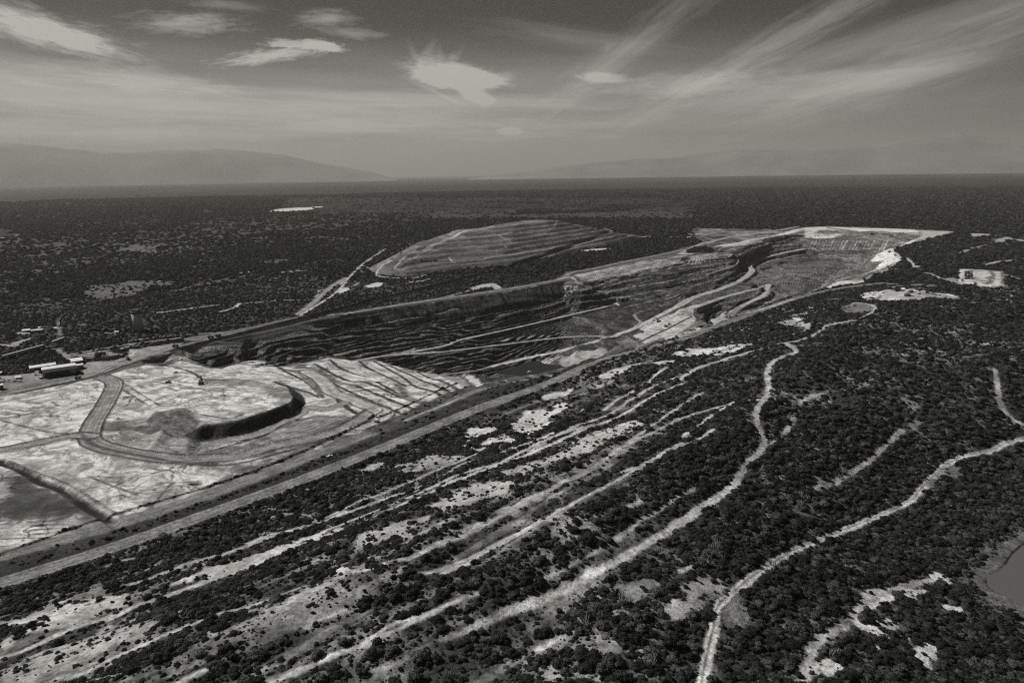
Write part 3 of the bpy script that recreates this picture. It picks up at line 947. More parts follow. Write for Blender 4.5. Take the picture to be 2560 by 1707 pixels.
# pale crests under the rim road
line('B', [(180, 1130), (450, 1075), (700, 1040), (1100, 968), (1350, 925), (1600, 880), (1650, 905)], 11, .55, rock=.8, edge=4, rag=6, thr=(.40, 14))
line('B', [(280, 1150), (700, 1085), (950, 1055), (1250, 985), (1600, 915)], 9, .45, rock=.8, edge=4, rag=6, thr=(.42, 14))
line('B', [(0, 1215), (250, 1160), (450, 1160)], 8, .4, rock=.8, edge=3, rag=4, thr=(.42, 20))
poly('B', [(1600, 830), (1900, 770), (2050, 735), (2325, 700), (2325, 740), (2100, 800), (1950, 830), (1700, 880), (1620, 855)], .38, rock=.8, edge=8, rag=10)
line('B', [(1600, 835), (1760, 805)], 14, .4, rock=.3, edge=5, rag=4)
poly('C', [(0, 715), (100, 692), (280, 690), (180, 735), (0, 760)], .4, rock=.8, edge=8, rag=10)
# bright unloaded ground around the bowl
poly('C', [(230, 640), (480, 594), (700, 548), (840, 512), (1000, 506), (1250, 514), (1570, 524), (1600, 545), (1400, 540), (1270, 535), (1100, 560), (1000, 585), (880, 580), (800, 555), (640, 600), (480, 625), (300, 640)], .60, rock=.25, vein=.2, edge=10, rag=10)
poly('C', [(850, 560), (1000, 525), (1250, 540), (1000, 550)], .16, rock=.7, edge=10, rag=12)
line('C', [(1000, 512), (1130, 530), (1260, 548)], 22, .15, edge=6)
poly('C', [(1600, 530), (1870, 540), (1700, 575), (1600, 600), (1500, 625), (1560, 600), (1640, 560)], .42, rock=.2, vein=.2, edge=6, rag=6)
poly('C', [(1500, 615), (1590, 598), (1550, 612)], .6, edge=3)
poly('C', [(1290, 720), (1330, 690), (1420, 655), (1450, 690), (1480, 735), (1380, 780), (1300, 805), (1340, 765), (1380, 740), (1330, 735), (1300, 745)], .62, rock=.4, vein=.2, edge=4, rag=6)
line('C', [(1300, 808), (1380, 770), (1450, 760), (1485, 735), (1470, 690), (1440, 665), (1500, 630), (1640, 598), (1720, 570), (1860, 545)], 11, .58, edge=3, rag=2)
line('C', [(1360, 790), (1410, 775), (1440, 755)], 6, .06, edge=2)
poly('C', [(985, 915), (1060, 880), (1180, 870), (1250, 872), (1180, 890), (1060, 900), (1010, 922)], .58, edge=4, rag=5)
line('C', [(1180, 880), (1300, 845), (1400, 800), (1470, 790)], 16, .30, edge=5, rag=10, thr=(.42, 40))
# haul ramps
RP = dict(edge=1.8, rag=.8, rock=0., level=True)
line('B', [(300, 1380), (700, 1310), (800, 1272), (1100, 1222), (1400, 1146), (1600, 1090), (1800, 1040), (1860, 1012), (1885, 1035)], 9, .34, z=None, **RP)
line('B', [(100, 1410), (300, 1390), (700, 1360), (1100, 1322), (1500, 1272), (1850, 1240)], 9, .34, **RP)
line('B', [(1020, 1450), (1250, 1402), (1500, 1340), (1750, 1272), (1850, 1240), (1900, 1225), (2010, 1185), (2325, 1022)], 16, .36, **RP)
line('B', [(690, 1506), (900, 1482), (1020, 1450)], 8, .25, **RP)
line('B', [(1990, 1100), (2010, 1130), (2035, 1150), (2000, 1180)], 8, .3, **RP)
line('C', [(0, 1035), (100, 978), (250, 930), (400, 870), (490, 805), (468, 772), (530, 730), (700, 682), (840, 657)], 24, .30, **RP)
line('C', [(100, 1050), (300, 985), (500, 925), (605, 897)], 18, .36, **RP)
line('C', [(605, 897), (560, 965), (460, 1020), (352, 1082)], 16, .32, **RP)
line('C', [(520, 770), (620, 735), (700, 715), (850, 688)], 14, .2, **RP)
line('C', [(200, 740), (330, 725), (390, 730), (380, 755), (300, 790), (180, 830)], 10, .2, **RP)
line('C', [(120, 700), (260, 680), (350, 690), (330, 710)], 10, .26, **RP)
line('C', [(840, 650), (930, 670), (1100, 690), (1200, 700), (1225, 715), (1190, 725)], 10, .2, **RP)
line('C', [(620, 800), (750, 815), (900, 850), (960, 850)], 9, .16, **RP)
line('C', [(670, 850), (860, 852), (960, 850)], 8, .16, **RP)
line('C', [(660, 860), (760, 870), (870, 890)], 7, .16, **RP)
line('C', [(690, 895), (800, 905), (850, 905)], 7, .18, **RP)
poly('C', [(780, 770), (900, 740), (1050, 745), (1000, 780), (850, 790)], .13, rock=.6, edge=10, rag=10)
# gullied dump faces of the bowl
for k in range(24):
    x_ = 880 + 23 * k
    line('C', [(x_, 592 + 3 * (k % 3)), (x_ - 16, 625), (x_ - 34, 662)], 5 + k % 3 * 2, .17 + .05 * (k % 4), edge=3, rag=4, rock=.3)
for k in range(16):
    x_ = 1290 + 10 * (k % 4) - 22 * k
    y_ = 690 + 13 * k
    line('C', [(x_ + 30, y_ - 6), (x_ - 20, y_ + 26), (x_ - 62, y_ + 48)], 5, .20, edge=3, rag=4, rock=.3)
for k in range(16):
    x_ = 690 + 19 * k
    line('C', [(x_, 795 + 4 * (k % 2)), (x_ - 12, 830)], 5, .16, edge=3, rag=3, rock=.3)
    line('C', [(x_ - 10, 862), (x_ - 20, 893)], 4, .15, edge=3, rag=3, rock=.3)
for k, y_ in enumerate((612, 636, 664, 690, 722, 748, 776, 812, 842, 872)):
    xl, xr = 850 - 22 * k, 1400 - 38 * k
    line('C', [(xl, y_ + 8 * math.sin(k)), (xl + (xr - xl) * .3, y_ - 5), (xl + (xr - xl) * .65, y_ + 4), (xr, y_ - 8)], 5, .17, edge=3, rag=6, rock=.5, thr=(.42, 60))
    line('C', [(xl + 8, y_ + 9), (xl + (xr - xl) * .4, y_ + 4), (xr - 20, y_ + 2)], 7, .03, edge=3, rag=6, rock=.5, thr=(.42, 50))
# working bench
poly('K', [(1860, 560), (1920, 525), (2100, 450), (2150, 420), (2280, 375), (2320, 380), (2280, 440), (2280, 500), (2330, 570), (2150, 620), (2000, 650), (1900, 600)], .52, vein=.9, edge=3, rag=4)
poly('C', [(0, 1060), (90, 1055), (100, 1110), (105, 1170), (115, 1195), (0, 1250), (0, 1160)], .46, vein=.9, edge=3, rag=4)
poly('K', [(1800, 620), (1880, 595), (2000, 640), (1950, 665), (1850, 640)], .5, vein=.4, edge=3, rag=5)
poly('K', [(1680, 660), (1800, 635), (1900, 680), (1860, 710), (1740, 700)], .15, rock=.6, edge=4, rag=5)
poly('K', [(1240, 800), (1400, 740), (1600, 720), (1560, 770), (1380, 830), (1240, 830)], .34, vein=.5, edge=4, rag=6)
poly('K', [(1090, 820), (1200, 780), (1260, 770), (1220, 800), (1130, 840)], .33, rock=.5, edge=3, rag=4)
line('K', [(1190, 810), (1280, 760), (1350, 730)], 4, .08, edge=1.5)
poly('C', [(210, 1130), (245, 1100), (330, 1095), (345, 1112), (280, 1140), (215, 1165)], .42, vein=.6, edge=3, rag=2)
# pond
POND_Z = -91.5
POND = [at('K', p, POND_Z) for p in [(770, 900), (850, 880), (930, 845), (1060, 815), (1110, 835), (1200, 845), (1300, 870), (1250, 940), (1000, 985), (880, 975), (820, 940)]]
i0, i1, j0, j1 = window(POND, 40)
dp = poly_sd(X[i0:i1, j0:j1], Y[i0:i1, j0:j1], smooth(POND + POND[:1])[:-1])
wq = sst(-8, 2, dp)
Z[i0:i1, j0:j1] = np.where(dp > -8, Z[i0:i1, j0:j1] * (1 - wq) + (POND_Z - 2) * wq, Z[i0:i1, j0:j1])

# --- reclaimed dump surface
mw = sst(1.0, 3.5, ZM)
mb = .085 + .07 * fbm(X, Y, 40, 501, 3) + .07 * sst(.5, .7, fbm(X, Y, 110, 505, 3))
ALB = ALB * (1 - mw) + mb * mw
ROCK = ROCK * (1 - mw) + .55 * mw
VEG *= (1 - mw * .96)
for q, w_, al in [(((370, 790), (450, 786), (700, 750), (1100, 702), (1500, 638), (1850, 572)), 9, .27),
                  (((450, 740), (520, 710), (640, 672), (720, 640), (850, 628), (1160, 592)), 8, .24), (((580, 665), (640, 625), (700, 605), (760, 580)), 14, .38),
                  (((760, 590), (900, 578), (1160, 548)), 9, .26), (((745, 585), (800, 555), (880, 527)), 16, .38),
                  (((880, 527), (1000, 516), (1180, 492), (1350, 464), (1480, 466)), 12, .32), (((1200, 540), (1450, 505), (1600, 490)), 9, .22),
                  (((370, 790), (400, 750), (450, 700), (520, 650)), 10, .26), (((240, 832), (255, 800), (290, 760), (350, 735)), 9, .34),
                  (((240, 836), (330, 848), (440, 852), (520, 848), (575, 830)), 9, .34), (((450, 742), (540, 690), (600, 665)), 9, .26),
                  (((1050, 555), (1160, 610)), 5, .3), (((1090, 620), (1140, 660)), 4, .33), (((740, 715), (755, 735)), 5, .5),
                  (((1640, 500), (1730, 512), (1880, 545)), 10, .28), (((1200, 590), (1400, 570), (1600, 545), (1850, 535)), 12, .2),
                  (((900, 560), (1200, 510), (1400, 480)), 8, .2), (((800, 690), (1100, 655), (1450, 600), (1700, 560)), 6, .17)]:
    line('B', q, w_, al, edge=3, rag=3, rock=.3)
line('B', [(420, 770), (560, 745), (650, 735)], 16, .035, veg=.5, edge=5, rag=6)

# --- rim haul road and yards
line('A', [(-60, 1655), (380, 1560), (620, 1510), (800, 1442), (1000, 1378), (1200, 1328), (1450, 1268), (1700, 1213), (2000, 1148), (2325, 1097)], 22, .22, edge=1.6, berm=1.8, bermalb=.05)
line('B', [(0, 1100), (400, 1035), (870, 966), (1150, 925), (1480, 862), (1560, 816), (1700, 792), (1900, 748), (2080, 712), (2325, 662)], 19, .22, edge=2, berm=1.5, bermalb=.06)
line('B', [(1490, 860), (1560, 845), (1600, 870), (1660, 905)], 14, .36, edge=2)
line('C', [(0, 690), (100, 640), (250, 595), (450, 558), (700, 523), (850, 498)], 22, .28, edge=3)
line('C', [(20, 690), (70, 688)], 14, .6, edge=4, rag=5)
poly('C', [(40, 665), (120, 640), (230, 655), (200, 680), (60, 682)], .03, veg=.8, edge=6, rag=8)
poly('N', [(1080, 960), (1100, 890), (1200, 860), (1420, 850), (1640, 800), (1700, 700), (1860, 680), (2300, 620), (2352, 640), (2100, 760), (1640, 880), (1400, 960), (1200, 1030), (1060, 1010)], .30, vein=.2, edge=3, rag=4)
poly('N', [(900, 790), (1100, 790), (1640, 770), (1400, 720), (1650, 690), (1300, 715), (1000, 760)], .24, vein=.2, edge=3, rag=3)
poly('N', [(1100, 850), (1400, 830), (1600, 790), (1560, 780), (1380, 800), (1100, 835)], .04, veg=.7, edge=2, rag=3)
poly('N', [(0, 1120), (180, 1100), (520, 1070), (1000, 1040), (1060, 1050), (900, 1090), (500, 1180), (0, 1290)], .20, vein=.2, edge=3, rag=4)
poly('N', [(0, 1050), (460, 1010), (560, 1080), (200, 1110), (0, 1120)], .28, vein=.2, edge=3, rag=4)
line('N', [(890, 770), (1200, 710), (1640, 635), (2000, 590), (2352, 545)], 7, .30, edge=2)
line('A', [(870, 1275), (1150, 1240), (1450, 1222), (1700, 1195)], 5, .3, edge=2)
line('N', [(760, 700), (850, 770), (920, 850)], 8, .28, edge=3, rag=2)
line('N', [(560, 715), (700, 690), (820, 678)], 4, .22, edge=2)
poly('A', [(1330, 1290), (1500, 1230), (1900, 1160), (2100, 1125), (1900, 1140), (1500, 1215), (1250, 1260)], .16, rag=5)
for q in [((1700, 700), (1750, 750), (1690, 790)), ((1780, 720), (1700, 780))]:
    line('N', q, 4, .5, edge=1.5, rag=1)
line('D', [(380, 325), (640, 240), (770, 180), (800, 172)], 3, .05, edge=1)

# --- long haul road, ditch and service strip
line('S', None, 26, .055, edge=3, rag=1, wpts=[at('S', p, 0) for p in [(0, 1298), (240, 1222), (500, 1132), (800, 1022), (1100, 905), (1300, 838), (1500, 762)]], veg=.15)
line('S', [(-60, 1290), (100, 1250), (300, 1190), (500, 1128), (760, 1030), (960, 950), (1130, 890)], 22, .17, edge=3, rag=3, vein=.2)
line('S', [(0, 1272), (250, 1190), (470, 1120), (640, 1060), (830, 975), (960, 920), (1050, 880)], 6, .05, edge=2, rag=3, veg=.7)
line('S', [(880, 985), (1000, 925), (1120, 888), (1160, 880)], 30, .075, edge=5, rag=8, veg=.15)
line('E', [(1420, 245), (1500, 215), (1660, 165)], 5, .5, edge=1.5, rag=1)
line('E', [(1760, 132), (1900, 95), (2100, 45), (2240, 12)], 12, .3, edge=3, rag=4)
line('E', [(440, 545), (560, 490), (700, 440), (790, 400)], 4, .35, edge=1.5, rag=1)
line('S', [(-120, 1375), (0, 1338), (240, 1262), (500, 1172), (800, 1060), (1100, 937), (1300, 862), (1500, 783), (1700, 707)], 19, .20, edge=1.2)
line('C', [(0, 1270), (370, 1138), (720, 1008), (960, 945), (1200, 905), (1450, 893), (1700, 903)], 18, .19, edge=1.5)
line('S', [(-120, 1362), (0, 1322), (240, 1247), (500, 1156), (800, 1045), (1100, 921), (1300, 848), (1500, 770), (1700, 695)], 7, .030, edge=1.2)

# --- right: stockyard, compound, clearings
poly('C', [(1230, 960), (1330, 940), (1450, 935), (1620, 960), (1680, 985), (1480, 1005), (1330, 1000)], .40, vein=.3, edge=4, rag=5)
line('C', [(1430, 912), (1550, 930), (1700, 950), (1860, 978)], 9, .5, edge=2)
line('C', [(1560, 945), (1750, 975), (1830, 985)], 14, .24, edge=3)
for k in range(26):
    a_ = (1240 + 150 * rnd.random(), 948 + 50 * rnd.random())
    line('C', [a_, (a_[0] + 14, a_[1] - 2)], 5, .8 if rnd.random() < .6 else .08, edge=1.5, rag=2)
YARD = world_pts('O', [(1300, 735), (1450, 735), (2030, 775), (2045, 1020), (1640, 1025), (1230, 1005), (1290, 880)])
poly('O', None, .58, vein=.8, edge=2, rag=2, wpts=YARD, sm=False)
poly('O', [(1380, 765), (1520, 765), (1520, 900), (1375, 900)], .10, edge=3, rag=9, sm=False)
poly('O', [(1720, 900), (1800, 850), (1870, 880), (1850, 980), (1760, 975)], .14, edge=3, rag=14)
line('O', [(1810, 770), (1850, 830), (1830, 900)], 10, .14, edge=3, rag=6)
line('O', [(1990, 790), (2010, 900), (2000, 1010)], 9, .16, edge=3, rag=5)
line('O', [(1500, 755), (1800, 775), (2020, 785)], 8, .2, edge=3, rag=4)
line('O', [(760, 795), (900, 850), (1030, 900), (1260, 955)], 11, .42, edge=3, rag=3)
poly('O', [(1070, 890), (1200, 880), (1260, 950), (1100, 920)], .3, rag=6)
line('O', [(2100, 830), (2220, 880), (2350, 900)], 12, .35, edge=4, rag=5)
poly('O', [(1480, 170), (1560, 155), (1880, 175), (1840, 205), (1700, 210), (1560, 215)], .38, edge=8, rag=8)
line('O', [(1120, 545), (1250, 505), (1340, 465), (1500, 395), (1650, 370), (1890, 295), (2000, 245)], 18, .34, edge=6, rag=8, thr=(.42, 60))
poly('O', [(1880, 260), (2080, 210), (2150, 240), (2350, 260), (2350, 300), (2200, 290), (2100, 270), (2000, 300), (2080, 320)], .35, edge=8, rag=14, thr=(.42, 80))
line('O', [(1720, 680), (1900, 620), (2180, 590), (2350, 570)], 16, .32, edge=5, rag=8, thr=(.40, 60))
poly('O', [(420, 540), (500, 580), (540, 640), (590, 690), (640, 680), (620, 720), (560, 730), (520, 650), (440, 590)], .45, rag=6)
line('O', [(640, 380), (1000, 300)], 10, .2, edge=4, rag=6, thr=(.45, 50))
poly('C', [(1100, 1040), (1180, 1025), (1300, 1035), (1290, 1075), (1180, 1090), (1110, 1075)], .16, veg=.1, rag=6)

# --- tracks and bare patches on the hill
PT = dict(edge=1.6, rag=1.8)
line('C', [(1150, 1025), (1290, 1030), (1320, 1060), (1270, 1100), (1180, 1135), (1080, 1155), (980, 1180), (900, 1240), (780, 1280), (640, 1300), (480, 1350), (250, 1420), (80, 1480), (0, 1540)], 6.1, 0.38, **PT)
line('C', [(680, 1290), (760, 1310), (790, 1350), (700, 1380), (620, 1430), (590, 1500), (600, 1568)], 6.1, 0.35, **PT)
line('F', [(740, 40), (790, 80), (700, 115), (610, 160), (590, 230), (600, 300), (585, 380), (530, 450), (515, 530), (545, 610), (575, 690), (540, 750), (470, 820), (400, 920), (370, 980), (290, 1040), (190, 1110), (100, 1180), (0, 1240)], 6.1, 0.38, **PT)
line('H', [(2352, 270), (2150, 400), (1950, 520), (1720, 640), (1500, 770), (1300, 850), (1100, 920)], 6.6, 0.56, **PT)
line('H', [(1100, 920), (950, 980), (850, 1040), (700, 1080)], 5.5, 0.36, thr=(0.31, 20), **PT)
line('I', [(0, 290), (150, 180), (300, 90), (400, 0)], 6.6, 0.52, **PT)
line('F', [(560, 405), (500, 405), (380, 415), (310, 455), (200, 520), (80, 610), (20, 650)], 4.1, 0.48, thr=(0.31, 20), **PT)
line('F', [(620, 700), (700, 640), (760, 560), (790, 460), (850, 400), (1000, 345)], 4.8, 0.39, thr=(0.33, 20), **PT)
line('F', [(0, 1560), (180, 1490)], 4.1, 0.42, thr=(0.35, 20), **PT)
line('F', [(920, 1000), (1040, 965), (1180, 880), (1300, 800), (1420, 690), (1500, 610)], 5.5, 0.36, **PT)
poly('F', [(910, 930), (1080, 935), (1100, 950), (1000, 1000), (930, 1000)], .22, veg=.1, rag=6)
poly('F', [(1520, 600), (1530, 440), (1600, 380), (1600, 500), (1640, 560), (1580, 600)], .22, veg=.2, rag=9, thr=(0.40, 12))
line('F', [(2130, 200), (2150, 330), (2160, 420), (2220, 510), (2325, 575)], 5.5, 0.42, **PT)
poly('F', [(2110, 350), (2150, 340), (2200, 450), (2270, 540), (2200, 500), (2140, 420)], .3, rag=5)
# the pale ridge track on the right
poly('I', [(480, 700), (400, 800), (470, 900), (440, 980), (300, 1000), (260, 900), (300, 830)], .17, veg=.05, rag=4, rock=.5)
RT = [px('F', p) for p in [(2420, 645), (2325, 670), (2200, 700), (2080, 755), (1900, 790), (1780, 860), (1700, 940), (1620, 1020), (1580, 1075), (1500, 1120), (1350, 1185), (1180, 1255), (1000, 1325), (860, 1385), (720, 1450), (600, 1530)]] + \
     [px('I', p) for p in [(560, 620), (480, 670), (400, 740), (300, 820), (250, 890), (235, 1000), (210, 1090), (190, 1190), (160, 1330), (140, 1450)]]
line('P', RT, 5.4, 0.62, edge=1.2, rag=1.2)
line('P', [(x_ - 1.5, y_ - 1.5) for x_, y_ in RT], 1.0, 0.15, veg=None, edge=.8, rag=.3)
poly('F', [(1860, 850), (1900, 900), (1850, 930), (1800, 900), (1760, 920), (1700, 990), (1640, 1060), (1600, 1060), (1750, 890)], .2, veg=.15, rag=4)
# bare slope lower right with its track
line('I', [(810, 1420), (860, 1300), (900, 1180), (950, 1090), (1060, 1030), (1170, 960), (1230, 860), (1330, 800), (1450, 760), (1620, 700), (1730, 680)], 5.5, 0.42, **PT)
WHITE = dict(alb=.66, vein=.3, veg=.15, edge=1.0, rag=5)
poly('I', [(1230, 800), (1260, 770), (1400, 735), (1440, 745), (1380, 770), (1280, 810)], thr=(.34, 9), **WHITE)
poly('I', [(1380, 800), (1480, 770), (1640, 735), (1760, 720), (1720, 770), (1600, 800), (1450, 820), (1380, 850), (1300, 900), (1240, 950), (1180, 1020), (1100, 1030), (1200, 940), (1280, 860)], thr=(.36, 10), **WHITE)
poly('I', [(1180, 1010), (1300, 960), (1450, 950), (1580, 965), (1560, 1010), (1420, 1030), (1560, 1070), (1590, 1110), (1420, 1100), (1290, 1030)], thr=(.36, 10), **WHITE)
poly('I', [(1330, 1130), (1450, 1140), (1440, 1180), (1340, 1160)], thr=(0.37, 9), **WHITE)
poly('I', [(1580, 1150), (1700, 1090), (1750, 1170), (1690, 1280), (1600, 1250), (1620, 1180)], thr=(0.37, 11), **WHITE)
poly('I', [(1690, 640), (1800, 650), (1860, 710), (1790, 710), (1720, 670)], thr=(0.39, 9), **WHITE)
poly('I', [(820, 1330), (920, 1260), (1060, 1260), (980, 1320), (880, 1390), (800, 1400)], thr=(0.37, 9), **WHITE)
poly('I', [(1680, 840), (1760, 850), (1920, 870), (1900, 890), (1780, 880)], thr=(0.43, 9), **WHITE)
poly('I', [(1060, 980), (1180, 930), (1160, 980), (1080, 1010)], .2, veg=0, rag=3)
line('I', [(2110, 805), (2200, 850), (2300, 890), (2420, 960)], 3.2, 0.60, edge=1.2, rag=2, thr=(0.31, 10))
poly('I', [(2080, 470), (2120, 455), (2130, 480), (2090, 495)], .5, rag=1)
shore = dl * 0
lk = sst(-34, -4, dl) * (dl < 1)
ALB[:900] = ALB[:900] * (1 - lk) + (.06 + .10 * fbm(X[:900], Y[:900], 7, 561, 3)) * lk
VEG[:900] *= 1 - .55 * lk
VEG[:900][dl > -5] = 0
# bare patches
PALE = dict(alb=.55, vein=.3, veg=.14, edge=1.2, rag=7)
poly('E', [(1170, 560), (1220, 510), (1300, 475), (1430, 480), (1460, 430), (1560, 430), (1480, 500), (1420, 540), (1350, 600), (1280, 640), (1180, 620)], thr=(0.33, 16), **PALE)
poly('E', [(880, 730), (1000, 680), (1120, 620), (1190, 690), (1080, 700), (960, 740)], thr=(0.35, 14), **PALE)
poly('E', [(810, 700), (900, 600), (1060, 590), (1050, 620), (900, 670), (830, 720)], thr=(0.41, 14), **PALE)
poly('E', [(1350, 380), (1500, 330), (1600, 310), (1560, 350), (1400, 400)], thr=(0.41, 12), **PALE)
poly('E', [(410, 840), (560, 790), (640, 770), (840, 790), (700, 860), (480, 900), (420, 870)], .32, veg=.15, thr=(0.37, 18), rag=8)
poly('E', [(70, 920), (200, 850), (290, 825), (160, 900)], .42, veg=.1, rag=5, thr=(0.35, 14))
poly('E', [(1740, 250), (1850, 200), (1950, 165), (2050, 155), (1950, 190), (1850, 250)], thr=(0.37, 14), **PALE)
poly('E', [(2110, 155), (2260, 135), (2240, 155), (2140, 170)], thr=(0.37, 14), **PALE)
poly('E', [(2250, 90), (2325, 80), (2325, 100), (2280, 105)], thr=(0.37, 14), **PALE)
poly('C', [(0, 1350), (150, 1330), (400, 1300), (500, 1290), (420, 1330), (250, 1370), (60, 1390), (0, 1370)], thr=(0.35, 16), **PALE)
poly('C', [(750, 1100), (860, 1085), (870, 1110), (840, 1140), (760, 1130)], thr=(0.37, 16), **PALE)
poly('C', [(660, 1150), (800, 1140), (880, 1160), (860, 1200), (780, 1170), (690, 1170)], .34, veg=.1, rag=6)
line('C', [(870, 1160), (860, 1195), (780, 1230), (640, 1260)], 6.1, 0.35, **PT)
line('C', [(440, 1090), (600, 1050), (700, 1015), (800, 985)], 8.1, 0.42, thr=(0.37, 30), **PT)
line('C', [(870, 1050), (980, 1060)], 6.8, 0.52, thr=(0.37, 20), **PT)
line('K', [(2140, 745), (2230, 735), (2352, 725)], 7.0, 0.60, thr=(0.35, 18), **PT)
line('K', [(1620, 940), (1680, 890), (1780, 850), (1860, 830)], 4.9, 0.50, thr=(0.31, 18), **PT)
# long contour tracks and pale strips of the dump benches
line('E', [(-20, 1195), (200, 1110), (400, 1040), (600, 960), (800, 850), (930, 800)], 4.1, 0.42, **PT)
line('E', [(1050, 775), (1200, 720), (1330, 675), (1440, 625)], 4.1, 0.45, **PT)
line('E', [(-20, 1280), (150, 1230), (400, 1120), (650, 1010), (900, 905), (1100, 830), (1300, 760), (1500, 670), (1700, 580), (1900, 510), (2100, 390), (2250, 320), (2340, 290)], 5.5, 0.48, **PT)
line('E', [(1300, 745), (1450, 650), (1640, 590), (1850, 540)], 6.1, 0.36, thr=(0.35, 20), **PT)
line('E', [(1790, 470), (1850, 420), (1960, 360), (2080, 290), (2160, 215), (2220, 180)], 4.8, 0.45, **PT)
BENCH = dict(vein=.3, veg=.13, edge=4, rag=9)
poly('E', [(1450, 800), (1600, 690), (1800, 600), (2000, 545), (1940, 630), (1750, 720), (1550, 790), (1400, 830)], .44, thr=(0.31, 14), **BENCH)
poly('E', [(1180, 860), (1350, 800), (1500, 760), (1400, 850), (1280, 900), (1100, 930)], .34, thr=(0.31, 14), **BENCH)
poly('E', [(600, 1140), (750, 1030), (1000, 960), (1180, 960), (1130, 1010), (980, 1080), (800, 1130), (680, 1170)], .40, thr=(0.31, 14), **BENCH)
poly('E', [(200, 1290), (400, 1230), (600, 1190), (650, 1190), (500, 1260), (330, 1330), (150, 1360)], .36, thr=(0.35, 14), **BENCH)
poly('E', [(1060, 1160), (1250, 1080), (1450, 1020), (1350, 1080), (1180, 1160)], .32, thr=(0.35, 12), **BENCH)
poly('E', [(1400, 950), (1600, 860), (1850, 780), (2050, 650), (2200, 590), (2100, 680), (1800, 840), (1600, 930)], .30, thr=(0.39, 12), **BENCH)
line('E', [(600, 1400), (760, 1330), (900, 1260), (1000, 1210)], 4.8, 0.42, thr=(0.35, 20), **PT)
line('E', [(470, 1470), (560, 1430), (660, 1385)], 4.1, 0.52, **PT)
line('E', [(700, 1568), (830, 1520), (950, 1450), (1080, 1370), (1250, 1280), (1360, 1215)], 4.8, 0.50, thr=(0.28, 25), **PT)
line('E', [(-20, 1560), (150, 1560), (330, 1500), (470, 1470)], 4.1, 0.46, thr=(0.31, 20), **PT)
line('E', [(1940, 1130), (2100, 1050)], 4.1, 0.42, **PT)
line('E', [(1900, 900), (2000, 860), (2200, 750), (2325, 690)], 4.1, 0.39, thr=(0.37, 20), **PT)
poly('H', [(1530, 300), (1700, 280), (1760, 320), (1600, 420), (1450, 500), (1420, 530), (1480, 470)], .26, thr=(0.37, 12), **BENCH)
poly('H', [(1830, 720), (2050, 670), (2200, 700), (2080, 790), (1950, 830)], .2, veg=.05, rag=4)
line('H', [(2040, 830), (2200, 740), (2352, 650)], 3.3, 0.04, veg=.4, edge=2, rag=2)
poly('H', [(2060, 900), (2200, 840), (2352, 760), (2352, 980), (2250, 1000), (2150, 920)], .42, thr=(0.35, 11), **BENCH)
poly('H', [(1280, 1330), (1440, 1300), (1480, 1360), (1300, 1387)], .34, thr=(0.37, 10), **BENCH)
poly('H', [(1650, 1120), (1760, 1020), (1900, 1050), (2150, 1050), (2300, 1150), (2100, 1150), (1800, 1200)], .32, thr=(0.43, 10), **BENCH)
for q in [((200, 1085), (350, 990), (480, 945), (640, 900)), ((240, 1300), (340, 1260)), ((560, 640), (740, 600), (800, 560)), ((1100, 900), (1150, 870)), ((1350, 1160), (1500, 1080), (1640, 1020))]:
    line('H', q, 3.4, 0.46, thr=(0.31, 15), **PT)
poly('I', [(0, 700), (200, 680), (330, 650), (280, 740), (200, 800), (100, 880), (20, 980), (0, 900)], .34, thr=(0.37, 10), **BENCH)
poly('I', [(1220, 130), (1300, 110), (1430, 130), (1460, 160), (1350, 150)], .45, thr=(0.39, 8), **BENCH)
poly('I', [(740, 230), (850, 130), (920, 180), (900, 250), (800, 280)], .14, veg=.3, rag=5)
# long thin contour tracks, unbroken from lower left to upper right
for q, w_ in [(((400, 1340), (620, 1268), (760, 1212), (870, 1170), (1000, 1115), (1100, 1076), (1250, 1012), (1400, 952), (1500, 888), (1600, 848), (1740, 803)), 5.0),
              (((940, 1282), (1060, 1232), (1200, 1152), (1330, 1092), (1480, 1002), (1560, 962), (1680, 926)), 4.0),
              (((640, 1562), (780, 1500), (900, 1450), (1000, 1402), (1100, 1362)), 4.0),
              (((1000, 1312), (1120, 1262), (1240, 1200), (1400, 1112), (1520, 1042), (1640, 985)), 4.0),
              (((560, 1250), (700, 1205), (860, 1140), (1000, 1080), (1100, 1040)), 3.6),
              (((1150, 1185), (1290, 1110), (1420, 1030), (1500, 975), (1620, 900)), 3.4),
              (((150, 1560), (330, 1480), (520, 1405), (700, 1345)), 3.6),
              (((1250, 1330), (1400, 1250), (1500, 1180), (1600, 1120)), 3.4)]:
    line('S', q, w_, .40, edge=1.4, rag=1.5)
# lower left: pale rubble strips
poly('G', [(40, 970), (200, 930), (330, 860), (560, 810), (820, 785), (920, 830), (700, 930), (450, 1020), (200, 1040), (100, 1130), (0, 1180), (0, 1100)], .50, vein=.3, thr=(0.37, 9), rag=6, veg=.12)
poly('G', [(1380, 650), (1450, 600), (1700, 520), (2050, 400), (2250, 350), (2340, 345), (2000, 470), (1650, 620), (1400, 700)], .50, vein=.3, thr=(0.31, 9), rag=4, veg=.06)
poly('G', [(1230, 690), (1320, 660), (1330, 690), (1250, 710)], .5, rag=3)
poly('G', [(0, 1290), (300, 1160), (600, 1080), (740, 980), (1000, 960), (1040, 1020), (880, 1110), (600, 1200), (300, 1320), (150, 1387), (0, 1387)], .34, vein=.3, thr=(0.33, 8), rag=6, veg=.16)
line('G', [(-20, 1235), (200, 1150), (500, 1010), (800, 920), (950, 850), (1060, 820), (1200, 770), (1290, 735), (1500, 660), (1750, 560), (2000, 460), (2352, 335)], 6.1, 0.42, **PT)
line('G', [(-20, 985), (150, 945), (350, 870), (430, 830), (700, 740), (1000, 680), (1150, 620), (1350, 550), (1600, 480), (1900, 370), (2352, 220)], 6.1, 0.34, thr=(0.28, 30), **PT)
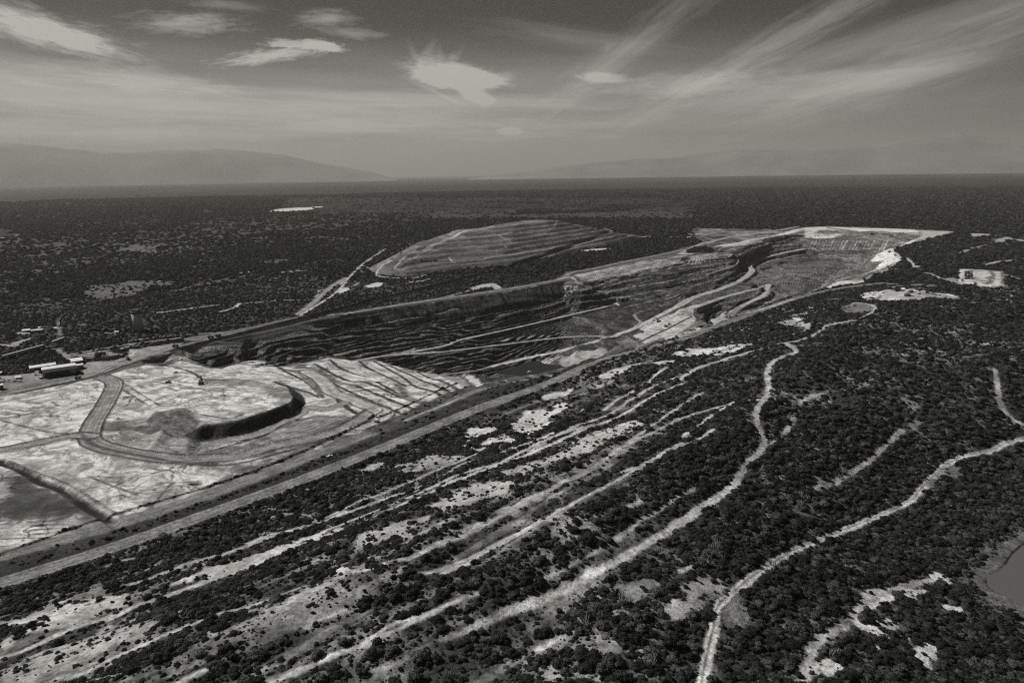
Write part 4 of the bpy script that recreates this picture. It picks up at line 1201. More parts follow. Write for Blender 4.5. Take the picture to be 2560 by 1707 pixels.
line('G', [(1700, 430), (1850, 370), (2000, 340), (2352, 220)], 4.1, 0.46, **PT)
line('G', [(-20, 1240), (200, 1165), (500, 1030), (700, 965)], 2.0, 0.03, veg=.3, edge=1)
poly('G', [(460, 830), (600, 760), (760, 740), (760, 780), (560, 820)], .17, veg=.1, rag=5)
poly('G', [(300, 880), (360, 850), (420, 850), (340, 900)], .2, veg=.1, rag=3)
line('G', [(2100, 1000), (2250, 930), (2352, 890)], 3.4, 0.49, **PT)
line('G', [(1860, 1380), (2000, 1310), (2200, 1230), (2352, 1160)], 4.1, 0.48, **PT)
line('G', [(1220, 1387), (1400, 1300)], 3.4, 0.42, **PT)
line('G', [(560, 1387), (750, 1340)], 4.1, 0.35, **PT)
line('G', [(1900, 880), (2050, 780), (2200, 730)], 5.5, 0.42, thr=(0.37, 14), **PT)
line('G', [(700, 600), (800, 560), (920, 530)], 3.4, 0.31, **PT)
poly('G', [(1380, 1040), (1500, 1000), (1580, 1040), (1450, 1080)], .3, thr=(0.39, 9), rag=5, veg=.3)
poly('G', [(2290, 600), (2352, 590), (2352, 660), (2310, 640)], .5, rag=3)
line('G', [(1870, 250), (1920, 230), (2100, 240), (2180, 290), (2350, 330)], 2.4, 0.30, thr=(0.40, 8), edge=1.5, rag=2)

# steep faces of loose rock carry no bushes
gz = np.zeros_like(Z)
gz[1:-1] = np.abs((Z[2:] - Z[:-2]) / (RR[2:, None] - RR[:-2, None]))
VEG *= 1 - sst(.7, 1.1, gz) * (ROCK > .4)


# ------------------------------------------------------------------ tags
def tag(o, label=None, cat=None, group=None, kind=None):
    for k, v in (('label', label), ('category', cat), ('group', group), ('kind', kind)):
        if v is not None:
            o[k] = v
    return o


def link_mesh(name, me, mat=None, parent=None):
    o = bpy.data.objects.new(name, me)
    col.objects.link(o)
    if mat is not None:
        me.materials.append(mat)
    if parent is not None:
        o.parent = parent
    return o


def grey(name, v, rough=.8, var=.25, scale=.5, bump=.0, metal=0.):
    m = bpy.data.materials.new(name)
    m.use_nodes = True
    T = NT(m.node_tree)
    b = m.node_tree.nodes['Principled BSDF']
    b.inputs['Roughness'].default_value = rough
    b.inputs['Metallic'].default_value = metal
    t = T.new('ShaderNodeTexCoord').outputs['Object']
    n = T.noise(t, scale, 4, .6)
    l = T.m('MULTIPLY', T.mr(n, .3, .7, 1 - var, 1 + var, False), v)
    c = T.new('ShaderNodeCombineColor')
    for k in range(3):
        T.l.new(l, c.inputs[k])
    T.l.new(c.outputs[0], b.inputs['Base Color'])
    if bump:
        bn = T.new('ShaderNodeBump')
        bn.inputs['Distance'].default_value = bump
        T.l.new(n, bn.inputs['Height'])
        T.l.new(bn.outputs[0], b.inputs['Normal'])
    return m


# ------------------------------------------------------------------ ground mesh
def grid_mesh():
    me = bpy.data.meshes.new('ground')
    nv = NI * NJ + 1
    co = np.empty((nv, 3), np.float32)
    co[:-1, 0] = X.ravel()
    co[:-1, 1] = Y.ravel()
    co[:-1, 2] = Z.ravel()
    co[-1] = (0, 0, float(Z[0].mean()))
    ii, jj = np.meshgrid(np.arange(NI - 1), np.arange(NJ), indexing='ij')
    j2 = (jj + 1) % NJ
    q = np.stack([ii * NJ + jj, ii * NJ + j2, (ii + 1) * NJ + j2, (ii + 1) * NJ + jj], -1).reshape(-1, 4)
    q = q[:, ::-1]
    tj = np.arange(NJ)
    tr = np.stack([np.full(NJ, NI * NJ), (tj + 1) % NJ, tj], -1)
    loops = np.concatenate([q.ravel(), tr.ravel()]).astype(np.int32)
    nq = len(q)
    starts = np.concatenate([np.arange(nq) * 4, nq * 4 + np.arange(NJ) * 3]).astype(np.int32)
    me.vertices.add(nv)
    me.vertices.foreach_set('co', co.ravel())
    me.loops.add(len(loops))
    me.loops.foreach_set('vertex_index', loops)
    me.polygons.add(len(starts))
    me.polygons.foreach_set('loop_start', starts)
    me.polygons.foreach_set('use_smooth', np.ones(len(starts), bool))
    me.update(calc_edges=True)
    at_ = me.attributes.new('cover', 'FLOAT_COLOR', 'POINT')
    c = np.zeros((nv, 4), np.float32)
    c[:-1, 0] = np.clip(ALB, .012, .8).ravel()
    c[:-1, 1] = VEIN.ravel()
    c[:-1, 2] = ROCK.ravel()
    c[:-1, 3] = 1
    c[-1] = (.1, 0, 0, 1)
    at_.data.foreach_set('color', c.ravel())
    return me


gm = bpy.data.materials.new('ground_cover')
gm.use_nodes = True
T = NT(gm.node_tree)
B = gm.node_tree.nodes['Principled BSDF']
B.inputs['Roughness'].default_value = .95
B.inputs['Specular IOR Level'].default_value = .08
atn = T.new('ShaderNodeAttribute', attribute_name='cover')
cs = T.new('ShaderNodeSeparateColor')
T.l.new(atn.outputs['Color'], cs.inputs[0])
alb, vein, rock = cs.outputs
pos = T.new('ShaderNodeNewGeometry').outputs['Position']
ps = T.new('ShaderNodeSeparateXYZ')
T.l.new(pos, ps.inputs[0])
gx, gy, gz_ = ps.outputs
xy = T.xyz(gx, gy, 0.0)
n_f = T.noise(pos, .55, 5, .65)
n_m = T.noise(pos, .07, 5, .6)
n_l = T.noise(pos, .006, 5, .6)
# general mottling, stronger far away where bushes merge with the soil
mot = T.m('MULTIPLY', T.mr(n_f, .28, .72, .72, 1.28, False), T.mr(n_m, .3, .7, .75, 1.25, False))
far = T.mr(T.m('SQRT', T.m('ADD', T.m('MULTIPLY', gx, gx), T.m('MULTIPLY', gy, gy))), 3000, 7000)
n_w = T.noise(pos, .03, 4, .7)
farm = T.m('MULTIPLY', T.mr(n_w, .42, .62, .45, 1.5), T.mr(n_l, .35, .65, .7, 1.35))
mot = T.mix(far, mot, farm)
scrb = T.m('MULTIPLY', T.mr(T.noise(pos, .30, 6, .72), .40, .56, .62, 1.18), T.mr(T.noise(pos, .045, 5, .7), .40, .58, .72, 1.12))
mot = T.m('MULTIPLY', mot, T.mix(T.m('MULTIPLY', T.m('SUBTRACT', 1.0, far), T.m('SUBTRACT', 1.0, T.m('MINIMUM', T.m('ADD', vein, rock), 1.0))), 1.0, scrb))
# tailings: dried channels and flow marks
wv = T.new('ShaderNodeTexNoise')
T.l.new(pos, wv.inputs['Vector'])
wv.inputs['Scale'].default_value = .018
wv.inputs['Detail'].default_value = 4
wc = T.vm('SCALE', T.vm('SUBTRACT', wv.outputs['Color'], (.5, .5, .5)))
wc.node.inputs['Scale'].default_value = 75
wp = T.vm('ADD', T.xyz(T.m('MULTIPLY', gx, .8), gy, 0.0), wc)


def cracks(scale, w):
    vo = T.new('ShaderNodeTexVoronoi', feature='DISTANCE_TO_EDGE')
    T.l.new(wp, vo.inputs['Vector'])
    vo.inputs['Scale'].default_value = scale
    return T.mr(vo.outputs['Distance'], 0.0, w)


c1 = cracks(.018, .035)
c2 = cracks(.06, .05)
gate = T.mr(T.noise(pos, .012, 3, .6), .42, .6)
c1 = T.mix(gate, 1.0, c1)
gate2 = T.mr(T.noise(pos, .02, 3, .6), .45, .62)
c2 = T.mix(gate2, 1.0, c2)
flow = T.noise(wp, .035, 6, .68)
blot = T.m('MULTIPLY', T.mr(flow, .40, .58, .50, 1.12), T.mr(T.noise(wp, .25, 5, .7), .36, .52, .72, 1.06))
fl2 = T.new('ShaderNodeTexWave', wave_type='BANDS', bands_direction='DIAGONAL')
T.l.new(wp, fl2.inputs['Vector'])
fl2.inputs['Scale'].default_value = .02
fl2.inputs['Distortion'].default_value = 9
fl2.inputs['Detail'].default_value = 5
fl2.inputs['Detail Scale'].default_value = .6
lines = T.mr(fl2.outputs['Fac'], .05, .4, .72, 1.03)
tl = T.m('MULTIPLY', T.m('MULTIPLY', blot, lines), T.m('MULTIPLY', T.mr(c1, 0, 1, .30, 1.0), T.mr(c2, 0, 1, .5, 1.0)))
vfac = T.mix(vein, 1.0, tl)
# rock faces: bedding and downslope gullies
gul = T.noise(T.xyz(gx, gy, T.m('MULTIPLY', gz_, .06)), .22, 4, .7)
bed = T.noise(T.xyz(T.m('MULTIPLY', gx, .05), T.m('MULTIPLY', gy, .05), gz_), .42, 5, .7)
rf = T.m('MULTIPLY', T.mr(gul, .35, .65, .5, 1.6), T.mr(bed, .36, .64, .45, 1.55))
rfac = T.mix(rock, 1.0, rf)
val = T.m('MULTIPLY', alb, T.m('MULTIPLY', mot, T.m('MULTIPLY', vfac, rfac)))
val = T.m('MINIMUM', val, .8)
cc = T.new('ShaderNodeCombineColor')
for k in range(3):
    T.l.new(val, cc.inputs[k])
T.l.new(cc.outputs[0], B.inputs['Base Color'])
hgt = T.m('ADD', T.m('MULTIPLY', n_f, 1.1), T.m('MULTIPLY', T.m('MULTIPLY', gul, rock), 5.0))
hgt = T.m('ADD', hgt, T.m('MULTIPLY', T.m('MULTIPLY', n_w, far), 26.0))
bp = T.new('ShaderNodeBump')
bp.inputs['Strength'].default_value = .8
bp.inputs['Distance'].default_value = 1.0
T.l.new(hgt, bp.inputs['Height'])
T.l.new(bp.outputs[0], B.inputs['Normal'])
ground = link_mesh('ground', grid_mesh(), gm)
tag(ground, kind='structure')


# ------------------------------------------------------------------ water
def sheet(name, pts, z, mat):
    me = bpy.data.meshes.new(name)
    me.from_pydata([(p[0], p[1], z) for p in pts], [], [list(range(len(pts)))])
    me.update()
    if me.polygons[0].normal.z < 0:
        me.flip_normals()
    return tag(link_mesh(name, me, mat), kind='structure')


def water(name, v, rough, bs):
    m = bpy.data.materials.new(name)
    m.use_nodes = True
    T = NT(m.node_tree)
    b = m.node_tree.nodes['Principled BSDF']
    b.inputs['Base Color'].default_value = (v, v, v, 1)
    b.inputs['Roughness'].default_value = rough
    b.inputs['IOR'].default_value = 1.33
    p = T.new('ShaderNodeNewGeometry').outputs['Position']
    n = T.noise(p, .35, 4, .6)
    bn = T.new('ShaderNodeBump')
    bn.inputs['Distance'].default_value = bs
    T.l.new(n, bn.inputs['Height'])
    T.l.new(bn.outputs[0], b.inputs['Normal'])
    return m


sheet('lake', LAKE[:-1] if LAKE[0] == LAKE[-1] else LAKE, LAKE_Z, water('lake_water', .10, .25, .25))
PW = []
pc_ = np.mean(np.array(POND), 0)
for p in smooth(POND + POND[:1])[:-1]:
    PW.append(tuple(pc_ + (np.array(p) - pc_) * 1.06))
sheet('pond', PW, POND_Z, water('pond_water', .02, .2, .15))


# ------------------------------------------------------------------ far mountains
def range_mesh(name, azs, els, dist, depth, seed):
    """a mountain ridge: profile given by azimuth/elevation of its crest"""
    n = 160
    a = np.linspace(azs[0], azs[-1], n)
    e = np.interp(a, azs, els)
    rows = 14
    V, F = [], []
    for k in range(rows):
        f = k / (rows - 1)
        prof = math.sin(math.pi * f) ** 1.1
        d = dist + (f - .5) * depth
        for i in range(n):
            h = (math.tan(e[i]) * dist + H) * prof
            nz = float(fbm(np.array([a[i] * 24.0]), np.array([k * 1.0]), 1.0, seed, 4)[0]) - .5
            h *= 1 + .18 * nz * (1 if 0 < k < rows - 1 else 0)
            V.append((d * math.sin(a[i]), d * math.cos(a[i]), max(h, -5) - (60 if k in (0, rows - 1) else 0)))
    for k in range(rows - 1):
        for i in range(n - 1):
            F.append((k * n + i, k * n + i + 1, (k + 1) * n + i + 1, (k + 1) * n + i))
    me = bpy.data.meshes.new(name)
    me.from_pydata(V, [], F)
    for p in me.polygons:
        p.use_smooth = True
    return tag(link_mesh(name, me, mtn), kind='structure')


mtn = grey('mountain_rock', .15, .95, .3, .0004)


def prof(pts, dist, depth, seed, name='mountains'):
    ae = [azel(*p) for p in pts]
    return range_mesh(name, [q[0] for q in ae], [q[1] for q in ae], dist, depth, seed)


prof([(-700, 420), (-200, 375), (0, 358), (120, 370), (250, 382), (330, 384), (400, 376), (470, 372), (560, 376), (620, 380), (720, 392), (850, 416), (940, 434), (1010, 456)], 46000, 12000, 5)
prof([(1120, 456), (1250, 436), (1450, 410), (1700, 392), (1850, 372), (1960, 375), (2050, 372), (2180, 368), (2250, 352), (2330, 337), (2400, 333), (2470, 342), (2560, 352), (2800, 380), (3200, 425)], 44000, 12000, 9)

# ------------------------------------------------------------------ haze
hz = bpy.data.materials.new('haze_air')
hz.use_nodes = True
hz.node_tree.nodes.clear()
T = NT(hz.node_tree)
o_ = T.new('ShaderNodeOutputMaterial')
pv = T.new('ShaderNodeVolumePrincipled')
pv.inputs['Color'].default_value = (.64, .631, .592, 1)
pv.inputs['Density'].default_value = HAZE
pv.inputs['Anisotropy'].default_value = 0.1
T.l.new(pv.outputs[0], o_.inputs['Volume'])
zlo, zhi = float(Z.min()) - 70, 2750.0
me = bpy.data.meshes.new('haze')
w_ = 255000.0
vv = [(sx * w_, sy * w_, z) for z in (zlo, zhi) for sx, sy in ((-1, -1), (1, -1), (1, 1), (-1, 1))]
me.from_pydata(vv, [], [(3, 2, 1, 0), (4, 5, 6, 7), (0, 1, 5, 4), (1, 2, 6, 5), (2, 3, 7, 6), (3, 0, 4, 7)])
if HAZE > 0:
    tag(link_mesh('haze', me, hz), kind='stuff')


# ------------------------------------------------------------------ bushes and trees
def leaf_mat(name, v):
    m = bpy.data.materials.new(name)
    m.use_nodes = True
    T = NT(m.node_tree)
    b = m.node_tree.nodes['Principled BSDF']
    b.inputs['Roughness'].default_value = .9
    b.inputs['Specular IOR Level'].default_value = .15
    rn = T.new('ShaderNodeObjectInfo').outputs['Random']
    t = T.new('ShaderNodeTexCoord').outputs['Object']
    n = T.noise(t, 3.2, 4, .65)
    l = T.m('MULTIPLY', T.m('MULTIPLY', T.mr(n, .3, .7, .6, 1.5, False), v), T.mr(T.m('POWER', rn, 2.6), 0, 1, .6, 3.6, False))
    c = T.new('ShaderNodeCombineColor')
    T.put(c.inputs[0], l)
    T.put(c.inputs[1], l)
    T.put(c.inputs[2], l)
    T.l.new(c.outputs[0], b.inputs['Base Color'])
    return m


M_LEAF = leaf_mat('foliage', LEAF_V)
M_BARK = grey('bark', .09, .9, .3, 2)


def ico(sub=2):
    import bmesh
    bm = bmesh.new()
    bmesh.ops.create_icosphere(bm, subdivisions=sub, radius=1.0)
    v = [tuple(q.co) for q in bm.verts]
    f = [tuple(w.index for w in q.verts) for q in bm.faces]
    bm.free()
    return np.array(v), f


ICO = ico(2)


def crown_mesh(seed, lobes=7, leaves=520, flat=.62, loose=1.0):
    """a bush crown about 1 unit in radius: lumpy lobes wrapped in many small leaf clumps"""
    rs = np.random.RandomState(seed)
    V, F = [], []
    cs_ = []
    for k in range(lobes):
        a = rs.rand() * 6.283
        d = .62 * math.sqrt(rs.rand()) if k else 0
        rl = .30 + .24 * rs.rand()
        cz = .18 + (flat - .12) * (rs.rand() ** .8) * (1.05 - d)
        cs_.append((d * math.cos(a), d * math.sin(a), cz + .1, rl))
    for (x, y, z, rl) in cs_:
        p = ICO[0].copy()
        nz = 1 + .34 * (vnoise(p[:, 0] * 2.6 + x * 9 + 50, p[:, 1] * 2.6 + p[:, 2] * 2.1 + y * 7 + 50, seed) - .5) + .22 * (rs.rand(len(p)) - .5)
        p = p * (rl * .86 * nz)[:, None] * np.array((1, 1, .8)) + np.array((x, y, z))
        p[:, 2] = np.maximum(p[:, 2], 0.0)
        o = len(V)
        V += [tuple(q) for q in p]
        F += [tuple(i + o for i in f) for f in ICO[1]]
    for k in range(leaves):
        x, y, z, rl = cs_[rs.randint(lobes)]
        n = rs.randn(3)
        n /= np.linalg.norm(n)
        if n[2] < -.2:
            n[2] *= -1
        c = np.array((x, y, z)) + n * rl * (.86 + .26 * loose * rs.rand()) * np.array((1, 1, .8))
        if c[2] < .02:
            continue
        t1 = np.cross(n, rs.randn(3))
        t1 /= np.linalg.norm(t1) + 1e-6
        t2 = np.cross(n + .7 * rs.randn(3), t1)
        t2 /= np.linalg.norm(t2) + 1e-6
        s = .045 + .06 * rs.rand()
        o = len(V)
        V += [tuple(c - t1 * s), tuple(c + t2 * s * .9), tuple(c + t1 * s), tuple(c - t2 * s * .7)]
        F.append((o, o + 1, o + 2, o + 3))
    me = bpy.data.meshes.new('crown')
    me.from_pydata(V, [], F)
    me.update()
    me.materials.append(M_LEAF)
    return me


class MB:
    """collects boxes, bars and prisms and links them as one mesh object"""

    def __init__(s):
        s.v, s.f = [], []

    def add(s, v, f):
        o = len(s.v)
        s.v += [tuple(q) for q in v]
        s.f += [tuple(i + o for i in q) for q in f]
        return s

    def box(s, c, d, rz=0., tap=(1., 1.)):
        ca, sa = math.cos(rz), math.sin(rz)
        v = []
        for k, (tx, ty) in ((-1, (1, 1)), (1, tap)):
            for sx, sy in ((-1, -1), (1, -1), (1, 1), (-1, 1)):
                x, y = sx * d[0] / 2 * tx, sy * d[1] / 2 * ty
                v.append((c[0] + x * ca - y * sa, c[1] + x * sa + y * ca, c[2] + k * d[2] / 2))
        return s.add(v, [(3, 2, 1, 0), (4, 5, 6, 7), (0, 1, 5, 4), (1, 2, 6, 5), (2, 3, 7, 6), (3, 0, 4, 7)])

    def bar(s, a, b, r0, r1=None, n=8, caps=True):
        r1 = r0 if r1 is None else r1
        a, b = Vector(a), Vector(b)
        q = (b - a).to_track_quat('Z', 'Y')
        v = []
        for p, r in ((a, r0), (b, r1)):
            for k in range(n):
                t = 6.28318 * k / n
                v.append(p + q @ Vector((r * math.cos(t), r * math.sin(t), 0)))
        f = [(k, (k + 1) % n, n + (k + 1) % n, n + k) for k in range(n)]
        if caps:
            f += [tuple(range(n))[::-1], tuple(range(n, 2 * n))]
        return s.add(v, f)

    def prism(s, prof, y0, y1):
        """profile in x/z pulled along y"""
        n = len(prof)
        v = [(p[0], y0, p[1]) for p in prof] + [(p[0], y1, p[1]) for p in prof]
        f = [(k, (k + 1) % n, n + (k + 1) % n, n + k) for k in range(n)] + [tuple(range(n))[::-1], tuple(range(n, 2 * n))]
        return s.add(v, f)

    def mesh(s, name, mat=None, smooth_=False):
        me = bpy.data.meshes.new(name)
        me.from_pydata(s.v, [], s.f)
        me.update()
        if smooth_:
            for p in me.polygons:
                p.use_smooth = True
        if mat is not None:
            me.materials.append(mat)
        return me

    def build(s, name, mat, parent=None, smooth_=False):
        return link_mesh(name, s.mesh(name, mat, smooth_), None, parent)


def empty(name, loc, rz=0., sc_=1.):
    o = bpy.data.objects.new(name, None)
    col.objects.link(o)
    o.location = loc
    o.rotation_euler = (0, 0, rz)
    o.scale = (sc_,) * 3
    o.empty_display_size = .5
    return o


def copy_tree(o, parent=None):
    c = o.copy()
    col.objects.link(c)
    if parent is not None:
        c.parent = parent
    for ch in KIDS.get(o.name, []):
        copy_tree(ch, c)
    return c


KIDS = {}


def remember(o):
    """children of a finished thing, so that copies need no search"""
    for ch in o.children:
        KIDS.setdefault(o.name, []).append(ch)
        remember(ch)


def stem_mesh(seed):
    rs = np.random.RandomState(seed)
    mb = MB()
    mb.bar((0, 0, -.15), (.02, .01, .22), .07, .05, 7)
    for k in range(4):
        a = k * 1.57 + rs.rand()
        mb.bar((.02, .01, .18), (.34 * math.cos(a), .34 * math.sin(a), .5 + .1 * rs.rand()), .04, .015, 5)
    return mb.mesh('trunk', M_BARK)


CROWNS = [crown_mesh(100 + k, 6 + k % 4, 560, .62 + .08 * (k % 3), 1.0 + .3 * (k % 2)) for k in range(8)]
STEMS = [stem_mesh(40 + k) for k in range(3)]

# --- scatter positions over the cover map
def lookup(arr, x, y):
    i = np.clip(np.round(np.interp(np.hypot(x, y), RR, np.arange(NI))).astype(int), 0, NI - 1)
    j = np.clip(np.round(np.interp(np.arctan2(x, y), AZ, np.arange(NJ))).astype(int), 0, NJ - 1)
    return arr[i, j]


def height(x, y):
    fi = np.interp(np.hypot(x, y), RR, np.arange(NI))
    fj = np.interp(np.arctan2(x, y), AZ, np.arange(NJ))
    i = np.clip(fi.astype(int), 0, NI - 2)
    j = np.clip(fj.astype(int), 0, NJ - 2)
    a, b = fi - i, fj - j
    return (Z[i, j] * (1 - b) + Z[i, j + 1] * b) * (1 - a) + (Z[i + 1, j] * (1 - b) + Z[i + 1, j + 1] * b) * a


def scatter(n, r0, r1, az0, az1, smin, smax, power, seed, clump=25., cut=0.0, floor=0.0):
    rs = np.random.RandomState(seed)
    rr = np.sqrt(rs.rand(n) * (r1 * r1 - r0 * r0) + r0 * r0)
    aa = rs.rand(n) * (az1 - az0) + az0
    x, y = rr * np.sin(aa), rr * np.cos(aa)
    v = lookup(VEG, x, y)
    v = np.where(v > .03, np.maximum(v, floor), v)
    s = smin + (smax - smin) * rs.rand(n) ** power
    cl = fbm(x, y, clump, 601 + seed, 3, .6)
    keep = (v > .03) & (rs.rand(n) < np.clip(v * 1.15, 0, 1) ** 1.1) & (cl > .5 - .42 * v * 1.15 + cut)
    # a wide crown must not hang over a bare track
    for k in range(4):
        t = k * 1.5708
        keep &= lookup(VEG, x + s * .6 * math.cos(t), y + s * .6 * math.sin(t)) > .02
    # nor stand right in front of a track, as seen down the slope
    for k in (.9, 1.5):
        keep &= (lookup(VEG, x * (1 + s * k / rr), y * (1 + s * k / rr)) > .18) | (rs.rand(n) < .12) | (v < .3)
    # nor throw its shadow right across one
    for k in (.9, 1.4):
        keep &= (lookup(VEG, x - sd.x * 1.35 * s * k, y - sd.y * 1.35 * s * k) > .18) | (rs.rand(n) < .3) | (v < .3)
    s = np.where(v < .3, smin + (s - smin) * .35, s)
    x, y, s = x[keep], y[keep], s[keep]
    return x, y, height(x, y), s


W0 = R_(46)
hill1 = scatter(int(27000 * DENS), 250, 760, -W0, W0, 1.8, 5.2, 2.2, 1, 22)
hill2 = scatter(int(46000 * DENS), 250, 760, -W0, W0, .7, 2.0, 1.3, 2, 12, .0)
hill3 = scatter(int(60000 * DENS), 250, 760, -W0, W0, .3, .85, 1.3, 7, 9, .0, .42)
mid2 = scatter(int(60000 * DENS), 760, 1500, -R_(40), R_(40), .8, 1.9, 1.3, 8, 12, .0, .3)
mid = scatter(int(72000 * DENS), 760, 2100, -R_(42), R_(42), 2.2, 5.2, 1.6, 3, 28)
wood1 = scatter(int(60000 * DENS), 2100, 3400, -R_(40), R_(40), 4.5, 9.5, 1.5, 4, 50)
wood2 = [np.concatenate(q) for q in zip(scatter(int(60000 * DENS), 3400, 6800, -R_(38), R_(38), 8, 16, 1.5, 5, 120), scatter(int(60000 * DENS), 6800, 12500, -R_(38), R_(38), 14, 26, 1.5, 6, 200))]
HX, HY, HZ, HS = [np.concatenate(q) for q in zip(hill1, hill2, hill3, mid2)]
# roadside trees
rsx = np.random.RandomState(5)
ex = []
for k in range(200):
    t = rsx.rand() * (len(ROAD) - 1.01)
    i_ = int(t)
    a_, b_ = np.array(ROAD[i_]), np.array(ROAD[i_ + 1])
    n_ = np.array((b_[1] - a_[1], a_[0] - b_[0])) / np.hypot(*(b_ - a_))
    p_ = a_ + (b_ - a_) * (t - i_) + n_ * (15 + 5 * rsx.rand())
    ex.append((p_[0], p_[1], 2.5 + 3.2 * rsx.rand() ** 2))
ex = np.array(ex)
HX, HY, HS = np.concatenate([HX, ex[:, 0]]), np.concatenate([HY, ex[:, 1]]), np.concatenate([HS, ex[:, 2]])
HZ = np.concatenate([HZ, height(ex[:, 0], ex[:, 1])])
print('bushes', len(HX), len(mid[0]), len(wood1[0]), len(wood2[0]))


def project(x, y, z):
    dx_, dy_, dz_ = x, y, z - H
    w = dx_ * FWD.x + dy_ * FWD.y + dz_ * FWD.z
    u = (dx_ * RIGHT.x + dy_ * RIGHT.y + dz_ * RIGHT.z) / w
    v = (dx_ * UP.x + dy_ * UP.y + dz_ * UP.z) / w
    return 1280 + u * FPX, 853.5 - v * FPX, w


QX, QY, QW = project(HX, HY, HZ + HS * .5)
inside = (QX > 6) & (QX < 2554) & (QY > 300) & (QY < 1701) & (QW > 0)
size = np.where(inside, HS / np.maximum(QW, 1), 0)
order = np.argsort(-size)[:NBUSH]
chosen = np.zeros(len(HX), bool)
chosen[order] = True
near_feature = {'track': [('H', (1500, 770)), ('H', (1950, 520)), ('G', (2000, 1310)), ('H', (900, 1010))],
                }
paths = [('the pale double-rutted ridge track', [cast('P', p) for p in RT]),
         ('the long straight dirt track', world_pts('H', [(2352, 270), (1950, 520), (1500, 770), (1100, 920), (700, 1080)])),
         ('the white eroded slope', world_pts('I', [(820, 1330), (1180, 1010), (1300, 960), (1450, 800), (1650, 1180), (1760, 720)])),
         ('the lake shore', LAKE[:20]),
         ('the pale rubble strip', world_pts('G', [(100, 1300), (600, 1080), (1000, 980)]) + world_pts('G', [(1400, 650), (2200, 360)])),
         ('the bare scrape right of centre', world_pts('H', [(2060, 900), (2200, 840), (2300, 900)])),
         ('the short track at the bottom edge', world_pts('G', [(1860, 1380), (2100, 1270), (2352, 1160)]))]


def where(x, y, s):
    best, nm = 1e9, None
    for n_, P in paths:
        if n_ == 'the white eroded slope':
            d = min(math.hypot(x - p[0], y - p[1]) for p in P)
        else:
            d = min(float(seg_dist(np.array([x]), np.array([y]), a, b)[0][0]) for a, b in zip(P[:-1], P[1:]))
        if d < best:
            best, nm = d, n_
    return nm if best < s + 15 else None


proto = None
SHRUBS = []
for n_, k in enumerate(order):
    x, y, z, s = float(HX[k]), float(HY[k]), float(HZ[k]), float(HS[k])
    o = empty('shrub', (x, y, z - .12 * s), rnd.random() * 6.28)
    f = rnd.uniform(.75, .95)
    o.scale = (s, s * rnd.uniform(.88, 1.12), s * f)
    c = bpy.data.objects.new('crown', CROWNS[n_ % 8])
    t = bpy.data.objects.new('trunk', STEMS[n_ % 3])
    for q in (c, t):
        col.objects.link(q)
        q.parent = o
    SHRUBS.append(c)
    w = where(x, y, s)
    bx_ = QX[k]
    side = ['near the left edge', 'left of centre', 'in the middle', 'right of centre', 'near the right edge'][min(4, int(bx_ / 512))]
    ht = 'bottom' if QY[k] > 1520 else ('lower' if QY[k] > 1300 else 'middle')
    big = 'wide tall' if s > 4.4 else ('broad' if s > 3.6 else ('round' if s > 2.9 else 'small low'))
    if w:
        lb = f'{big} dark bush beside {w}, {side}'
    else:
        lb = f'{big} dark bush in the {ht} hillside thicket, {side}'
    tag(o, lb, 'bush', 'single bushes on the near hillside')


# --- all further bushes as instanced ground cover
def gn_tree(protos):
    g = bpy.data.node_groups.new('bush_cover', 'GeometryNodeTree')
    g.interface.new_socket('Geometry', in_out='INPUT', socket_type='NodeSocketGeometry')
    g.interface.new_socket('Geometry', in_out='OUTPUT', socket_type='NodeSocketGeometry')
    gi = g.nodes.new('NodeGroupInput')
    go = g.nodes.new('NodeGroupOutput')
    ip = g.nodes.new('GeometryNodeInstanceOnPoints')
    jn = g.nodes.new('GeometryNodeJoinGeometry')
    for p in reversed(protos):
        oi = g.nodes.new('GeometryNodeObjectInfo')
        oi.transform_space = 'ORIGINAL'
        oi.inputs['Object'].default_value = p
        oi.inputs['As Instance'].default_value = True
        g.links.new(oi.outputs['Geometry'], jn.inputs[0])
    def attr(name, typ):
        a = g.nodes.new('GeometryNodeInputNamedAttribute')
        a.data_type = typ
        a.inputs['Name'].default_value = name
        return a.outputs[0]
    g.links.new(gi.outputs[0], ip.inputs['Points'])
    g.links.new(jn.outputs[0], ip.inputs['Instance'])
    ip.inputs['Pick Instance'].default_value = True
    g.links.new(attr('idx', 'INT'), ip.inputs['Instance Index'])
    g.links.new(attr('turn', 'FLOAT_VECTOR'), ip.inputs['Rotation'])
    g.links.new(attr('size', 'FLOAT_VECTOR'), ip.inputs['Scale'])
    g.links.new(ip.outputs[0], go.inputs[0])
    return g


GN = gn_tree(SHRUBS[:8])


def cover(name, x, y, z, s, seed, fl=1.0, label=None):
    rs = np.random.RandomState(seed)
    n = len(x)
    me = bpy.data.meshes.new(name)
    me.vertices.add(n)
    me.vertices.foreach_set('co', np.stack([x, y, z - .14 * s], -1).astype(np.float32).ravel())
    me.update()
    a = me.attributes.new('idx', 'INT', 'POINT')
    a.data.foreach_set('value', rs.randint(0, 8, n).astype(np.int32))
    a = me.attributes.new('turn', 'FLOAT_VECTOR', 'POINT')
    t = np.zeros((n, 3), np.float32)
    t[:, 2] = rs.rand(n) * 6.28
    a.data.foreach_set('vector', t.ravel())
    a = me.attributes.new('size', 'FLOAT_VECTOR', 'POINT')
    q = np.stack([s * (.85 + .3 * rs.rand(n)), s * (.85 + .3 * rs.rand(n)), s * fl * (.75 + .4 * rs.rand(n))], -1)
    a.data.foreach_set('vector', q.astype(np.float32).ravel())
    o = link_mesh(name, me)
    md = o.modifiers.new('cover', 'NODES')
    md.node_group = GN
    tag(o, label, 'bushes', kind='stuff')
    return o


